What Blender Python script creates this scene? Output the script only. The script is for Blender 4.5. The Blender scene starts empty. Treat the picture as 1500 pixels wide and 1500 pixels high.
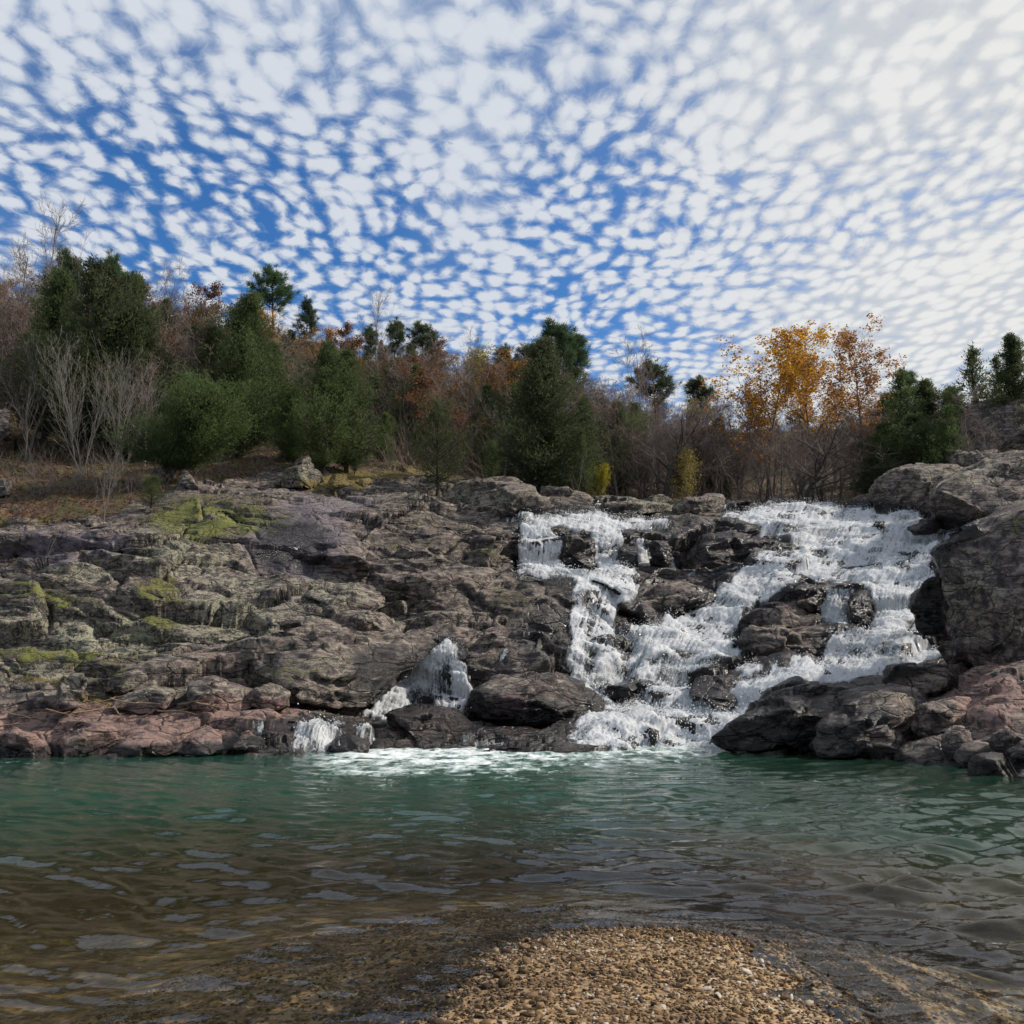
import bpy, bmesh, math, random
import numpy as np
from math import radians as R
random.seed(7); RNG = np.random.default_rng(7)
S = bpy.context.scene; COL = S.collection

# ---------------------------------------------------------------- camera, sky, sun, exposure
CAM_Z, PITCH, F = 1.6, R(10.0), 1472.0            # eye 1.6 m above the pool (z = 0)
cam_d = bpy.data.cameras.new('camera'); cam = bpy.data.objects.new('camera', cam_d); COL.objects.link(cam)
cam.location = (0, 0, CAM_Z); cam.rotation_euler = (R(90) + PITCH, 0, 0)
cam_d.sensor_width = 36; cam_d.lens = 36 * F / 1500; cam_d.clip_end = 3000; cam_d.clip_start = 0.05
S.camera = cam
SUN_EL, SUN_AZ = R(38), R(80)                      # azimuth to the right of straight ahead
sd = bpy.data.lights.new('sun', 'SUN'); sd.energy = 4.2; sd.angle = R(3.0); sd.color = (1.0, .93, .83)
sun = bpy.data.objects.new('sun', sd); COL.objects.link(sun)
sun.rotation_euler = (R(90) - SUN_EL, 0, R(180) - SUN_AZ)
S.view_settings.view_transform = 'Standard'; S.view_settings.look = 'None'
S.view_settings.gamma = 1; S.view_settings.use_curve_mapping = False; S.view_settings.exposure = 0.35
S.render.engine = 'CYCLES'
try:
    S.cycles.use_denoising = True; S.cycles.denoiser = 'OPENIMAGEDENOISE'
    S.cycles.denoising_input_passes = 'RGB_ALBEDO_NORMAL'
    S.cycles.max_bounces = 6; S.cycles.diffuse_bounces = 2; S.cycles.glossy_bounces = 3
    S.cycles.transmission_bounces = 4; S.cycles.transparent_max_bounces = 16
    S.cycles.caustics_reflective = False; S.cycles.caustics_refractive = False
    S.cycles.sample_clamp_indirect = 4
except Exception: pass

# ---------------------------------------------------------------- node helper
class NT:
    def __init__(s, tree): s.t = tree; s.t.nodes.clear()
    def n(s, kind, ins=None, **props):
        nd = s.t.nodes.new('ShaderNode' + kind)
        for k, v in props.items(): setattr(nd, k, v)
        for k, v in (ins or {}).items():
            sock = nd.inputs[k]
            if hasattr(v, 'is_output') or isinstance(v, bpy.types.NodeSocket): s.t.links.new(v, sock)
            else: sock.default_value = v
        return nd
    def m(s, op, a, b=0.0, c=0.0, clamp=False):
        return s.n('Math', {0: a, 1: b, 2: c}, operation=op, use_clamp=clamp).outputs[0]
    def mix(s, f, a, b, bt='MIX'):
        return s.n('Mix', {0: f, 6: a, 7: b}, data_type='RGBA', blend_type=bt).outputs[2]
    def noise(s, vec, scale, detail=4, rough=.55, dist=0.0, dim='3D'):
        return s.n('TexNoise', {'Vector': vec, 'Scale': scale, 'Detail': detail, 'Roughness': rough, 'Distortion': dist}, noise_dimensions=dim).outputs['Fac']
    def ss(s, x, lo, hi, a=0.0, b=1.0):
        return s.n('MapRange', {0: x, 1: lo, 2: hi, 3: a, 4: b}, interpolation_type='SMOOTHSTEP').outputs[0]
    def lin(s, x, lo, hi, a=0.0, b=1.0):
        return s.n('MapRange', {0: x, 1: lo, 2: hi, 3: a, 4: b}).outputs[0]
    def attr(s, name): return s.n('Attribute', attribute_name=name).outputs['Fac']
    def scalev(s, vec, x, y, z):
        return s.n('VectorMath', {0: vec, 1: (x, y, z)}, operation='MULTIPLY').outputs[0]
def c4(r, g, b): return (r, g, b, 1)

# ---------------------------------------------------------------- world: Nishita sky with altocumulus
W = bpy.data.worlds.new('World'); S.world = W; W.use_nodes = True
w = NT(W.node_tree)
sky = w.n('TexSky', sky_type='NISHITA', sun_disc=False, sun_elevation=SUN_EL, sun_rotation=SUN_AZ, altitude=200, air_density=1.0, dust_density=.4, ozone_density=2.0).outputs[0]
tc = w.n('TexCoord').outputs['Generated']
sx = w.n('SeparateXYZ', {0: tc}); zc = w.m('MAXIMUM', sx.outputs[2], .03)
px = w.m('DIVIDE', sx.outputs[0], zc); py = w.m('DIVIDE', sx.outputs[1], zc)
pv = w.n('CombineXYZ', {0: px, 1: py}).outputs[0]
wn = w.n('TexNoise', {'Vector': pv, 'Scale': 2.2, 'Detail': 3.0}, noise_dimensions='2D').outputs['Color']
wv = w.n('VectorMath', {0: wn, 1: (.5, .5, .5)}, operation='SUBTRACT').outputs[0]
wv = w.n('VectorMath', {0: wv, 1: (.11, .15, 0)}, operation='MULTIPLY').outputs[0]
pw = w.n('VectorMath', {0: pv, 1: wv}, operation='ADD').outputs[0]
ps = w.scalev(pw, 1.0, .64, 1.0)
sdir = (math.sin(SUN_AZ) * math.cos(SUN_EL), math.cos(SUN_AZ) * math.cos(SUN_EL), math.sin(SUN_EL))
sd_ = w.n('VectorMath', {0: tc, 1: sdir}, operation='DOT_PRODUCT').outputs['Value']
gdir = (math.sin(R(46)) * math.cos(R(24)), math.cos(R(46)) * math.cos(R(24)), math.sin(R(24)))
glow = w.ss(w.n('VectorMath', {0: tc, 1: gdir}, operation='DOT_PRODUCT').outputs['Value'], .72, 1.0)
cell = w.n('TexVoronoi', {'Vector': ps, 'Scale': 22.0, 'Smoothness': .45, 'Randomness': .85}, feature='SMOOTH_F1', voronoi_dimensions='2D').outputs['Distance']
fine = w.noise(w.scalev(pw, 1.0, .8, 1.0), 30, 7, .62, .3, '2D')
rows = w.noise(w.scalev(pw, 1.0, .30, 1.0), 6.5, 3, .55, .4, '2D'); cell = w.m('ADD', cell, w.m('MULTIPLY_ADD', rows, -.75, .375))
mid = w.noise(ps, 8, 3, .5, 0, '2D')
low = w.noise(w.scalev(pv, 1.0, .5, 1), 1.3, 2, .5, 0, '2D')
cover = w.m('MULTIPLY_ADD', low, .5, -.13)
cover = w.m('ADD', cover, w.lin(px, -.8, 1.0, -.02, .14))
cover = w.m('ADD', cover, w.ss(py, 2.1, 1.2, 0, .20)); cover = w.m('ADD', cover, w.m('MULTIPLY', glow, .17))
tex = w.m('ADD', w.m('MULTIPLY_ADD', cell, -1.15, .60), w.m('MULTIPLY_ADD', fine, .7, -.35)); den = w.m('ADD', w.m('MULTIPLY_ADD', cell, -1.15, .60), cover)
den = w.m('ADD', den, w.m('MULTIPLY_ADD', fine, 1.15, -.575))
den = w.m('ADD', den, w.m('MULTIPLY_ADD', mid, .35, -.175))
alpha = w.ss(den, -.18, .50)
thick = w.ss(tex, -.12, .42)
ccol = w.mix(glow, w.mix(thick, c4(3.5, 4.1, 5.2), c4(5.6, 5.9, 6.3)), w.mix(thick, c4(4.9, 5.1, 5.3), c4(6.9, 6.85, 6.6)))
skyc = w.mix(1.0, sky, c4(.32, .69, 1.06), 'MULTIPLY')
veil = w.m('ADD', w.lin(px, -.5, .9, 0, .62), w.ss(py, 2.1, 1.15, 0, .42)); veil = w.m('ADD', veil, w.m('MULTIPLY_ADD', low, 1.4, -.75)); veil = w.m('MULTIPLY', w.ss(veil, -.05, .9), .72)
skyc = w.mix(veil, skyc, w.mix(glow, c4(2.7, 3.4, 4.6), c4(5.2, 5.3, 5.4)))
final = w.mix(w.m('MULTIPLY', alpha, .92), skyc, ccol)
final = w.mix(w.m('MULTIPLY', glow, .15), final, c4(5.9, 5.9, 5.75))
bg = w.n('Background', {0: final, 1: .1})
out = w.n('OutputWorld', {0: bg.outputs[0]})

# ---------------------------------------------------------------- numpy noise
def _h(ix, iy, iz, s):
    h = (ix.astype(np.uint32) * np.uint32(374761393) + iy.astype(np.uint32) * np.uint32(668265263)
         + iz.astype(np.uint32) * np.uint32(2246822519) + np.uint32(s * 3266489917 & 0xffffffff))
    h = (h ^ (h >> np.uint32(13))) * np.uint32(1274126177)
    h = (h ^ (h >> np.uint32(16))) * np.uint32(2654435761)
    return ((h ^ (h >> np.uint32(15))) & np.uint32(0xffffff)).astype(np.float32) / np.float32(0xffffff)
def vnoise(p, s=0):
    p = np.asarray(p, np.float32); i = np.floor(p).astype(np.int64); f = p - i; f = f * f * f * (f * (f * 6 - 15) + 10)
    x, y, z = i[:, 0], i[:, 1], i[:, 2]; r = 0
    for dx in (0, 1):
        wx = f[:, 0] if dx else 1 - f[:, 0]
        for dy in (0, 1):
            wy = f[:, 1] if dy else 1 - f[:, 1]
            for dz in (0, 1):
                wz = f[:, 2] if dz else 1 - f[:, 2]
                r = r + wx * wy * wz * _h(x + dx, y + dy, z + dz, s)
    return r * 2 - 1
def fbm(p, o=4, s=0, g=.5, l=2.03):
    p = np.asarray(p, np.float32); a, t, r = 1.0, 0.0, 0
    for k in range(o):
        r = r + a * vnoise(p, s + k * 17); t += a; a *= g; p = p * l + 3.7
    return r / t
def voro(p, s=0):
    """nearest and second distance, the cell's own random triple and the offset from its centre"""
    p = np.asarray(p, np.float32); b = np.floor(p - .5).astype(np.int64)
    d1 = np.full(len(p), 9e9, np.float32); d2 = d1.copy(); off = np.zeros_like(p); rid = np.zeros_like(p)
    for dx in (0, 1):
        for dy in (0, 1):
            for dz in (0, 1):
                cx, cy, cz = b[:, 0] + dx, b[:, 1] + dy, b[:, 2] + dz
                c = np.stack([cx, cy, cz], 1) + .5 + .8 * (np.stack([_h(cx, cy, cz, s + 1), _h(cx, cy, cz, s + 2), _h(cx, cy, cz, s + 3)], 1) - .5)
                v = (p - c).astype(np.float32); d = (v * v).sum(1); nw = d < d1
                d2 = np.where(nw, d1, np.minimum(d2, d)); d1 = np.where(nw, d, d1)
                off[nw] = v[nw]; rid[nw] = np.stack([_h(cx[nw], cy[nw], cz[nw], s + 4), _h(cx[nw], cy[nw], cz[nw], s + 5), _h(cx[nw], cy[nw], cz[nw], s + 6)], 1)
    return np.sqrt(d1), np.sqrt(d2), rid, off
def facet(p, scale, s, tilt=1.0):
    """broken rock: every block has its own height and its own tilted face"""
    d1, d2, rid, off = voro(p * np.asarray(scale, np.float32), s)
    crack = np.clip((d2 - d1) / .06, 0, 1)
    return (rid[:, 0] - .5) + tilt * (off * (rid - .5) * 2).sum(1) - .34 * (1 - crack)
def smooth(x, a, b): t = np.clip((x - a) / (b - a), 0, 1); return t * t * (3 - 2 * t)

# ---------------------------------------------------------------- pixel rays and the profile of the place
CP, SP = math.cos(PITCH), math.sin(PITCH)
def P(u, v, Y):
    """the point at forward distance Y on the ray of photo pixel (u, v)"""
    u = np.asarray(u, float); v = np.asarray(v, float); Y = np.asarray(Y, float)
    a = (u - 750) / F; b = (750 - v) / F; dy = CP - b * SP; dz = SP + b * CP
    return np.stack([a / dy * Y, Y + 0 * a, CAM_Z + dz / dy * Y], -1)
def proj(p):
    p = np.asarray(p, float); x, y, z = p[..., 0], p[..., 1], p[..., 2] - CAM_Z
    c = y * CP + z * SP; return 750 + F * x / c, 750 - F * (-y * SP + z * CP) / c
PROFILE = {                                         # column: (row, distance), from under the pool to the far hill
 -300: [(1145,21),(1112,24),(1080,25.5),(1010,28),(965,29),(955,31),(880,32.5),(850,33),(835,35.5),(785,36.5),(770,40),(690,46),(650,52),(590,62),(540,75),(480,95),(440,120),(430,170)],
 0: [(1150,21),(1116,24),(1085,25.8),(1012,28.5),(968,29.3),(955,31.5),(882,33),(852,33.6),(838,36),(788,36.8),(772,40),(700,46),(660,52),(600,62),(550,75),(490,95),(450,120),(440,170)],
 200: [(1148,21.5),(1110,24.6),(1085,25.6),(1050,27.3),(1000,29),(962,30),(950,31.6),(862,33.4),(852,34.6),(792,36.8),(750,41),(710,47),(680,53),(620,62),(570,75),(510,95),(470,120),(455,170)],
 400: [(1140,22.5),(1104,25.6),(1072,27.5),(1036,29.6),(960,30.6),(928,31.6),(890,34.3),(862,36.2),(852,37.4),(800,38.6),(740,42),(712,47),(680,54),(630,64),(580,78),(530,98),(490,125),(480,170)],
 600: [(1130,24),(1092,28),(1064,29),(1038,32.3),(950,33.8),(918,34.8),(906,36.6),(850,37.6),(840,39.2),(772,41.5),(735,45),(715,49),(690,56),(650,68),(600,85),(570,105),(540,130),(530,175)],
 800: [(1125,24.5),(1086,28.3),(1060,29.8),(1038,32),(962,34),(900,37),(870,38.6),(837,40.4),(828,42.2),(772,43.6),(757,45.6),(742,49),(726,53),(712,60),(700,70),(660,90),(620,120),(605,175)],
 1000: [(1130,24.5),(1094,28.2),(1040,31.5),(1000,34.8),(950,36.4),(912,39),(880,41),(850,42.8),(834,43.4),(826,45),(790,45.8),(772,48),(756,51),(746,55),(739,62),(735,72),(700,92),(650,122),(630,175)],
 1200: [(1140,22.5),(1106,25),(1062,27),(1010,30.3),(975,34.5),(920,37),(905,39),(862,40.2),(850,41.6),(800,45),(770,48.5),(746,54),(739,62),(735,72),(700,92),(650,122),(630,175)],
 1350: [(1150,21),(1122,22.6),(1060,25.3),(1002,29),(972,33.8),(905,36.6),(860,39.5),(800,43.2),(775,47),(752,52),(738,60),(715,72),(670,95),(620,125),(610,175)],
 1500: [(1165,17.6),(1142,18.9),(1070,22),(1005,25.5),(960,30),(900,33),(800,38.3),(770,43),(742,50),(700,56),(645,66),(610,90),(590,120),(580,175)],
 1850: [(1190,15.5),(1160,17),(1090,20),(1010,24),(960,28),(880,31),(790,36),(750,41),(700,48),(640,56),(600,66),(570,90),(555,120),(550,175)]}
_us = np.array(sorted(PROFILE)); _vg = np.arange(420, 1200, 1.0)
_yt = np.stack([np.interp(_vg, [a for a, b in PROFILE[k][::-1]], [b for a, b in PROFILE[k][::-1]]) for k in _us])
_yt2 = _yt.copy()
for k in range(3): _yt2[:, 1:-1] = (_yt2[:, :-2] + _yt2[:, 1:-1] * 2 + _yt2[:, 2:]) / 4
_yt = _yt2
def Yof(u, v):
    u = np.clip(np.asarray(u, float), -300, 1849.9); v = np.clip(np.asarray(v, float), 420, 1198.9)
    i = np.clip(np.searchsorted(_us, u, 'right') - 1, 0, len(_us) - 2); t = (u - _us[i]) / (_us[i + 1] - _us[i])
    t = t * t * (3 - 2 * t) * .6 + t * .4
    j = np.floor(v - 420).astype(int); g = v - 420 - j
    a = _yt[i, j] * (1 - g) + _yt[i, j + 1] * g; b = _yt[i + 1, j] * (1 - g) + _yt[i + 1, j + 1] * g
    return a * (1 - t) + b * t
def ground(u, Y):
    """row at which the base ground of column u lies at distance Y"""
    vs = np.arange(425, 1195, 1.0); ys = Yof(np.full_like(vs, u), vs)
    return float(np.interp(Y, ys[::-1], vs[::-1]))

# ---------------------------------------------------------------- painted maps (where water runs, moss grows ...), in photo pixels
MU0, MV0, MW, MH = -300, 560, 2200, 660
_gu, _gv = np.meshgrid(np.arange(MW) + MU0, np.arange(MH) + MV0)
def poly_mask(pts):
    r = np.zeros((MH, MW), bool); pts = np.asarray(pts, float)
    lo = np.maximum(np.floor(pts.min(0)).astype(int) - [MU0, MV0], 0); hi = np.ceil(pts.max(0)).astype(int) - [MU0, MV0] + 1
    sl = (slice(lo[1], hi[1]), slice(lo[0], hi[0])); gu, gv = _gu[sl], _gv[sl]; m = np.zeros(gu.shape, bool)
    for (x0, y0), (x1, y1) in zip(pts, np.roll(pts, -1, 0)):
        if y0 == y1: continue
        m ^= ((y0 > gv) != (y1 > gv)) & (gu < (x1 - x0) * (gv - y0) / (y1 - y0) + x0)
    r[sl] = m; return r
def blur(a, r, n=2, axes=(0, 1)):
    a = np.asarray(a, np.float32)
    for _ in range(n):
        for ax in axes:
            pad = [(0, 0)] * a.ndim; pad[ax] = (r + 1, r)
            c = np.cumsum(np.pad(a, pad, 'edge'), ax, dtype=np.float64); k = 2 * r + 1
            a = ((np.take(c, range(k, c.shape[ax]), ax) - np.take(c, range(0, c.shape[ax] - k), ax)) / k).astype(np.float32)
    return a
FALLS = [  # (strength, outline)
 (1.0, [(1050,754),(1120,746),(1200,742),(1262,742),(1325,750),(1345,762),(1425,772),(1440,776),(1385,796),(1365,812),(1362,850),(1342,872),(1330,905),(1362,935),(1378,970),(1290,985),(1240,1006),(1180,1003),(1150,985),(1205,960),(1215,930),(1275,922),(1270,905),(1276,868),(1250,858),(1205,858),(1160,866),(1100,890),(1082,915),(1080,975),(1030,985),(930,1000),(832,986),(828,965),(842,935),(835,905),(930,905),(1000,890),(1062,862),(1095,838),(1120,820),(1172,800),(1130,777),(1060,770)]),
 (1.35, [(1300,980),(1380,966),(1290,990),(1210,1008),(1130,1024),(1072,1062),(1025,1096),(930,1104),(840,1092),(880,1066),(950,1052),(1010,1040),(1070,1018),(1130,998),(1200,978)]),
 (.80, [(832,980),(930,996),(1060,985),(1130,990),(1060,1030),(960,1056),(870,1070),(820,1080),(880,1040),(860,1005)]),
 (1.0, [(842,852),(870,848),(940,858),(935,878),(895,905),(880,930),(840,930),(828,900),(840,880)]),
 (.95, [(752,765),(800,762),(810,785),(826,818),(836,850),(760,842),(758,800)]),
 (.95, [(862,772),(910,776),(912,810),(915,848),(875,848),(872,810)]),
 (.85, [(922,792),(945,795),(955,832),(930,834)]),
 (.75, [(976,795),(988,800),(993,832),(980,832)]),
 (.80, [(735,758),(800,752),(900,755),(980,765),(985,785),(900,780),(820,775),(760,775)]),
 (.85, [(752,834),(930,832),(940,850),(840,853),(760,848)]),
 (.45, [(1000,838),(1090,830),(1090,842),(1010,846)]),
 (.92, [(640,948),(662,936),(672,960),(690,1000),(680,1028),(640,1042),(560,1046),(535,1036),(565,995),(600,972)]),
 (.62, [(440,1072),(505,1066),(500,1082),(470,1100),(432,1103),(428,1085)]),
 (.75, [(384,1080),(394,1080),(390,1104),(376,1106)]),
 (.75, [(510,1076),(560,1070),(545,1082),(512,1096)]),
 (.80, [(742,952),(748,958),(722,985),(712,992)]),
 (.70, [(690,1012),(697,1014),(690,1036),(682,1036)]),
 (.38, [(560,1042),(700,1046),(800,1068),(880,1076),(860,1096),(760,1092),(640,1090)]),
 (.85, [(1200,868),(1246,866),(1244,920),(1200,915)]),
 (.70, [(1160,868),(1172,866),(1172,900),(1164,902)]),
]
DRY = [(.65, [(590,1036),(600,1005),(622,996),(640,1010),(646,1036)]), (.5, [(640,975),(655,970),(660,1000),(648,1005)]), (.55, [(865,930),(880,960),(868,985),(852,960)]), (.5, [(985,960),(1010,955),(1015,980),(990,984)]), (.45, [(1040,890),(1090,870),(1080,890)]), (.5, [(1120,775),(1180,770),(1170,785)]), (.45, [(1190,840),(1230,832),(1225,850)]), (.5, [(845,880),(870,870),(866,900)]), (.5, [(1300,830),(1330,826),(1322,842)]), (.45, [(1240,955),(1275,945),(1268,965)]),
       (.9, [(1085,940),(1100,918),(1150,922),(1190,932),(1206,955),(1190,985),(1120,988),(1085,970)]),
       (.9, [(1085,902),(1112,885),(1160,878),(1165,858),(1190,854),(1200,862),(1196,908),(1150,920),(1095,912)]),
       (.9, [(895,912),(930,880),(960,858),(1010,850),(1052,866),(1030,884),(985,900),(925,916)]),
       (.9, [(1248,870),(1268,868),(1276,900),(1274,922),(1244,924)]),
       (.6, [(900,940),(925,930),(935,955),(910,965)]), (.6, [(935,985),(980,955),(960,985)]), (.5, [(1010,930),(1040,925),(1030,950)]),
       (.6, [(1276,762),(1296,760),(1294,778),(1275,778)]), (.5, [(1228,812),(1280,808),(1276,828),(1232,832)]),
       (.6, [(1005,1000),(1060,990),(1110,1010),(1060,1030),(1010,1022)]), (.5, [(880,1005),(935,1000),(930,1020),(890,1024)])]
WATER = np.zeros((MH, MW), np.float32)
for s_, pts in FALLS: WATER = np.maximum(WATER, s_ * poly_mask(pts))
for s_, pts in DRY: WATER = WATER * (1 - s_ * blur(poly_mask(pts), 1, 1))
_q = np.stack([_gu.ravel() / 16, _gv.ravel() / 16, 0 * _gu.ravel()], 1)
_wu = (np.clip(_gu - MU0 + (14 * fbm(_q, 3, 401)).reshape(MH, MW), 0, MW - 1)).astype(int); _wv = (np.clip(_gv - MV0 + (8 * fbm(_q, 3, 421)).reshape(MH, MW), 0, MH - 1)).astype(int)
WATER = blur(WATER[_wv, _wu], 3, 2); WETMAP = np.clip(blur(np.minimum(WATER * 3, 1), 16, 2) * 1.7, 0, 1)
def samp(M, u, v):
    x = np.clip(np.asarray(u, float) - MU0, 0, MW - 1.01); y = np.clip(np.asarray(v, float) - MV0, 0, MH - 1.01)
    i = x.astype(int); j = y.astype(int); a = x - i; b = y - j
    return (M[j, i] * (1 - a) + M[j, i + 1] * a) * (1 - b) + (M[j + 1, i] * (1 - a) + M[j + 1, i + 1] * a) * b
FLOW = [(1150,840,150,50,-.9,.4),(1000,900,120,50,-.85,.5),(880,915,50,60,-.15,1),(950,965,140,24,-.15,1),(1250,800,80,40,-.6,.6),(1330,850,40,70,-.2,1),(1300,960,80,40,-.7,.6),(1150,1010,120,26,-.92,.35),(1000,1060,120,34,-.93,.3),(870,1085,60,24,-1,.1),(600,1000,40,50,-.5,1),(650,990,30,50,.1,1),(860,757,140,12,-.4,.6),(1240,890,50,40,0,1),(1200,760,150,16,-.5,.6),(470,1085,40,20,-.4,1)]
def flow_streaks():
    du = np.zeros((MH, MW)); dv = np.full((MH, MW), .25)
    for (a, b, c, d, x, y) in FLOW:
        k = 3 * np.exp(-(((_gu - a) / c) ** 2 + ((_gv - b) / d) ** 2)); du += k * x; dv += k * y
    l = np.hypot(du, dv) + 1e-6; du /= l; dv /= l; nz = RNG.uniform(size=(MH, MW)); acc = nz.copy(); I = _gu - MU0; J = _gv - MV0
    sl = (slice(150, 560), slice(650, 1750)); I0, J0, du, dv = I[sl], J[sl], du, dv; acc = np.zeros(I0.shape)
    for sg in (1, -1):
        x = I0.astype(float); y = J0.astype(float)
        for q in range(9):
            xi = np.clip(np.rint(x), 0, MW - 1).astype(int); yi = np.clip(np.rint(y), 0, MH - 1).astype(int); acc += nz[yi, xi]; x = x + sg * du[yi, xi] * 1.3; y = y + sg * dv[yi, xi] * 1.3
    acc = (acc - blur(acc, 20, 2)); acc /= acc.std(); out = np.zeros((MH, MW), np.float32); out[sl] = acc; return out
STREAK = flow_streaks()
BLOBS = dict(
 moss=[(310,768,100,26,1.25),(370,755,40,22,.7),(235,880,34,44,.9),(120,966,150,12,.9),(60,880,110,16,.8),(110,730,130,30,.7),(150,990,50,14,.6),(700,805,60,16,.5),(600,795,70,10,.4),(290,735,60,12,.5),(660,710,60,10,.5),(750,880,50,25,.45),(730,690,40,8,.6),(470,700,50,8,.5),(1490,770,30,16,.5),(420,985,60,25,.4),(840,865,40,14,.4),(620,760,90,12,.35)],
 lichen=[(150,930,180,60,1.0),(330,900,110,60,.95),(260,820,110,50,.9),(470,870,90,45,.75),(60,990,120,22,.9),(120,840,60,25,.9),(470,985,110,40,.55),(190,1010,140,18,.6),(560,900,90,30,.5),(650,830,90,30,.35),(440,700,40,18,1.0),(700,730,130,18,.8),(1430,860,70,90,.5),(1400,690,110,40,.6),(960,742,100,12,.9),(270,705,26,22,.6),(620,730,120,18,.6),(500,740,80,16,.5),(740,890,90,40,.4),(110,1085,40,30,.5),(110,1010,25,25,.4),(400,1015,40,14,.6)],
 pink=[(130,1070,210,44,1.0),(340,1050,110,36,.95),(620,1058,60,22,.9),(740,1035,40,22,.8),(1450,1030,70,50,.9),(1300,1060,90,40,.35),(420,1050,50,30,.6),(650,860,80,12,.4),(300,960,60,20,.5),(340,960,50,30,.4),(1340,985,60,14,.4),(1470,700,60,40,.35),(540,740,100,14,.3)],
 wet=[(430,800,70,50,.75),(60,810,120,20,.35),(480,1090,160,20,.9),(760,1060,160,45,.85),(1180,1060,160,50,.75),(1100,800,120,35,.9),(800,930,70,70,.6),(560,990,60,50,.8),(1360,900,30,50,.8),(900,830,120,40,.8),(1320,760,60,20,.6)],
 leaf=[(60,720,170,46,1.1),(-150,700,200,80,1.1),(60,820,110,22,.55),(580,680,140,20,1.0),(130,1048,140,9,.35),(1400,640,80,30,.5)],
 violet=[(430,800,85,55,1.0),(470,745,70,25,.8),(90,805,110,22,1.0),(520,735,60,14,.6),(1470,620,70,60,.35),(560,690,40,8,.7),(1250,1030,60,24,.4)],
 gold=[(138,1024,30,9,1.0),(60,1000,60,6,.6),(230,860,40,8,.5),(520,700,55,13,1.2),(590,695,60,9,.8),(470,712,40,8,.7),(330,735,60,10,.4)])
def paint(p):
    u, v = proj(p); q = np.asarray(p, np.float32); n1 = fbm(q * .9, 4, 91); n2 = fbm(q * 2.6, 3, 55); o = {}
    uu = u + n1 * 22; vv = v + n2 * 12
    for k, bl in BLOBS.items():
        m = np.zeros(len(u), np.float32)
        for (a, b, c, d, s_) in bl: m = np.maximum(m, s_ * np.exp(-(((uu - a) / c) ** 2 + ((vv - b) / d) ** 2) ** 1.3))
        o[k] = m
    o['wet'] = np.clip(np.maximum(o['wet'], samp(WETMAP, u, v)), 0, 1)
    o['wet'] = np.maximum(o['wet'], smooth(q[:, 2], .5, .1) * .8)
    sl = np.interp(u, [-300, 0, 150, 250, 400, 600, 760, 900, 1300, 1400, 1900], [770, 772, 765, 725, 690, 690, 705, 732, 735, 690, 660])
    o['leaf'] = np.maximum(o['leaf'], smooth(sl - v + n1 * 14, -4, 14)) * (1 - np.clip(o['gold'], 0, 1))
    o['leaf'] = np.maximum(o['leaf'], smooth(q[:, 1], 57, 59.5))
    return o

# ---------------------------------------------------------------- mesh helpers
def mesh(name, V, faces, mat, attrs=None, smooth_=True, sizes=None):
    """faces: (k,3) or (k,4) index array"""
    me = bpy.data.meshes.new(name); V = np.ascontiguousarray(V, np.float32); faces = np.ascontiguousarray(faces, np.int32)
    k, n = faces.shape
    me.vertices.add(len(V)); me.vertices.foreach_set('co', V.ravel())
    me.loops.add(k * n); me.loops.foreach_set('vertex_index', faces.ravel())
    me.polygons.add(k); me.polygons.foreach_set('loop_start', np.arange(0, k * n, n, dtype=np.int32))
    me.polygons.foreach_set('use_smooth', np.full(k, smooth_, bool))
    me.update(calc_edges=True)
    for an, av in (attrs or {}).items():
        a = me.attributes.new(an, 'FLOAT', 'POINT'); a.data.foreach_set('value', np.ascontiguousarray(av, np.float32))
    if mat: me.materials.append(mat)
    return me
def link(name, me, parent=None, **tags):
    o = bpy.data.objects.new(name, me); COL.objects.link(o)
    if parent: o.parent = parent
    for k, v in tags.items():
        if v is not None: o[k] = v
    return o
def grid_faces(nr, nc, keep=None):
    i = np.arange(nr * nc).reshape(nr, nc)
    q = np.stack([i[:-1, :-1], i[:-1, 1:], i[1:, 1:], i[1:, :-1]], -1).reshape(-1, 4)
    return q if keep is None else q[keep.reshape(-1)]
def compact(V, faces, attrs):
    used = np.unique(faces); mp = np.zeros(len(V), np.int32); mp[used] = np.arange(len(used))
    return V[used], mp[faces], {k: a[used] for k, a in attrs.items()}

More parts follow.
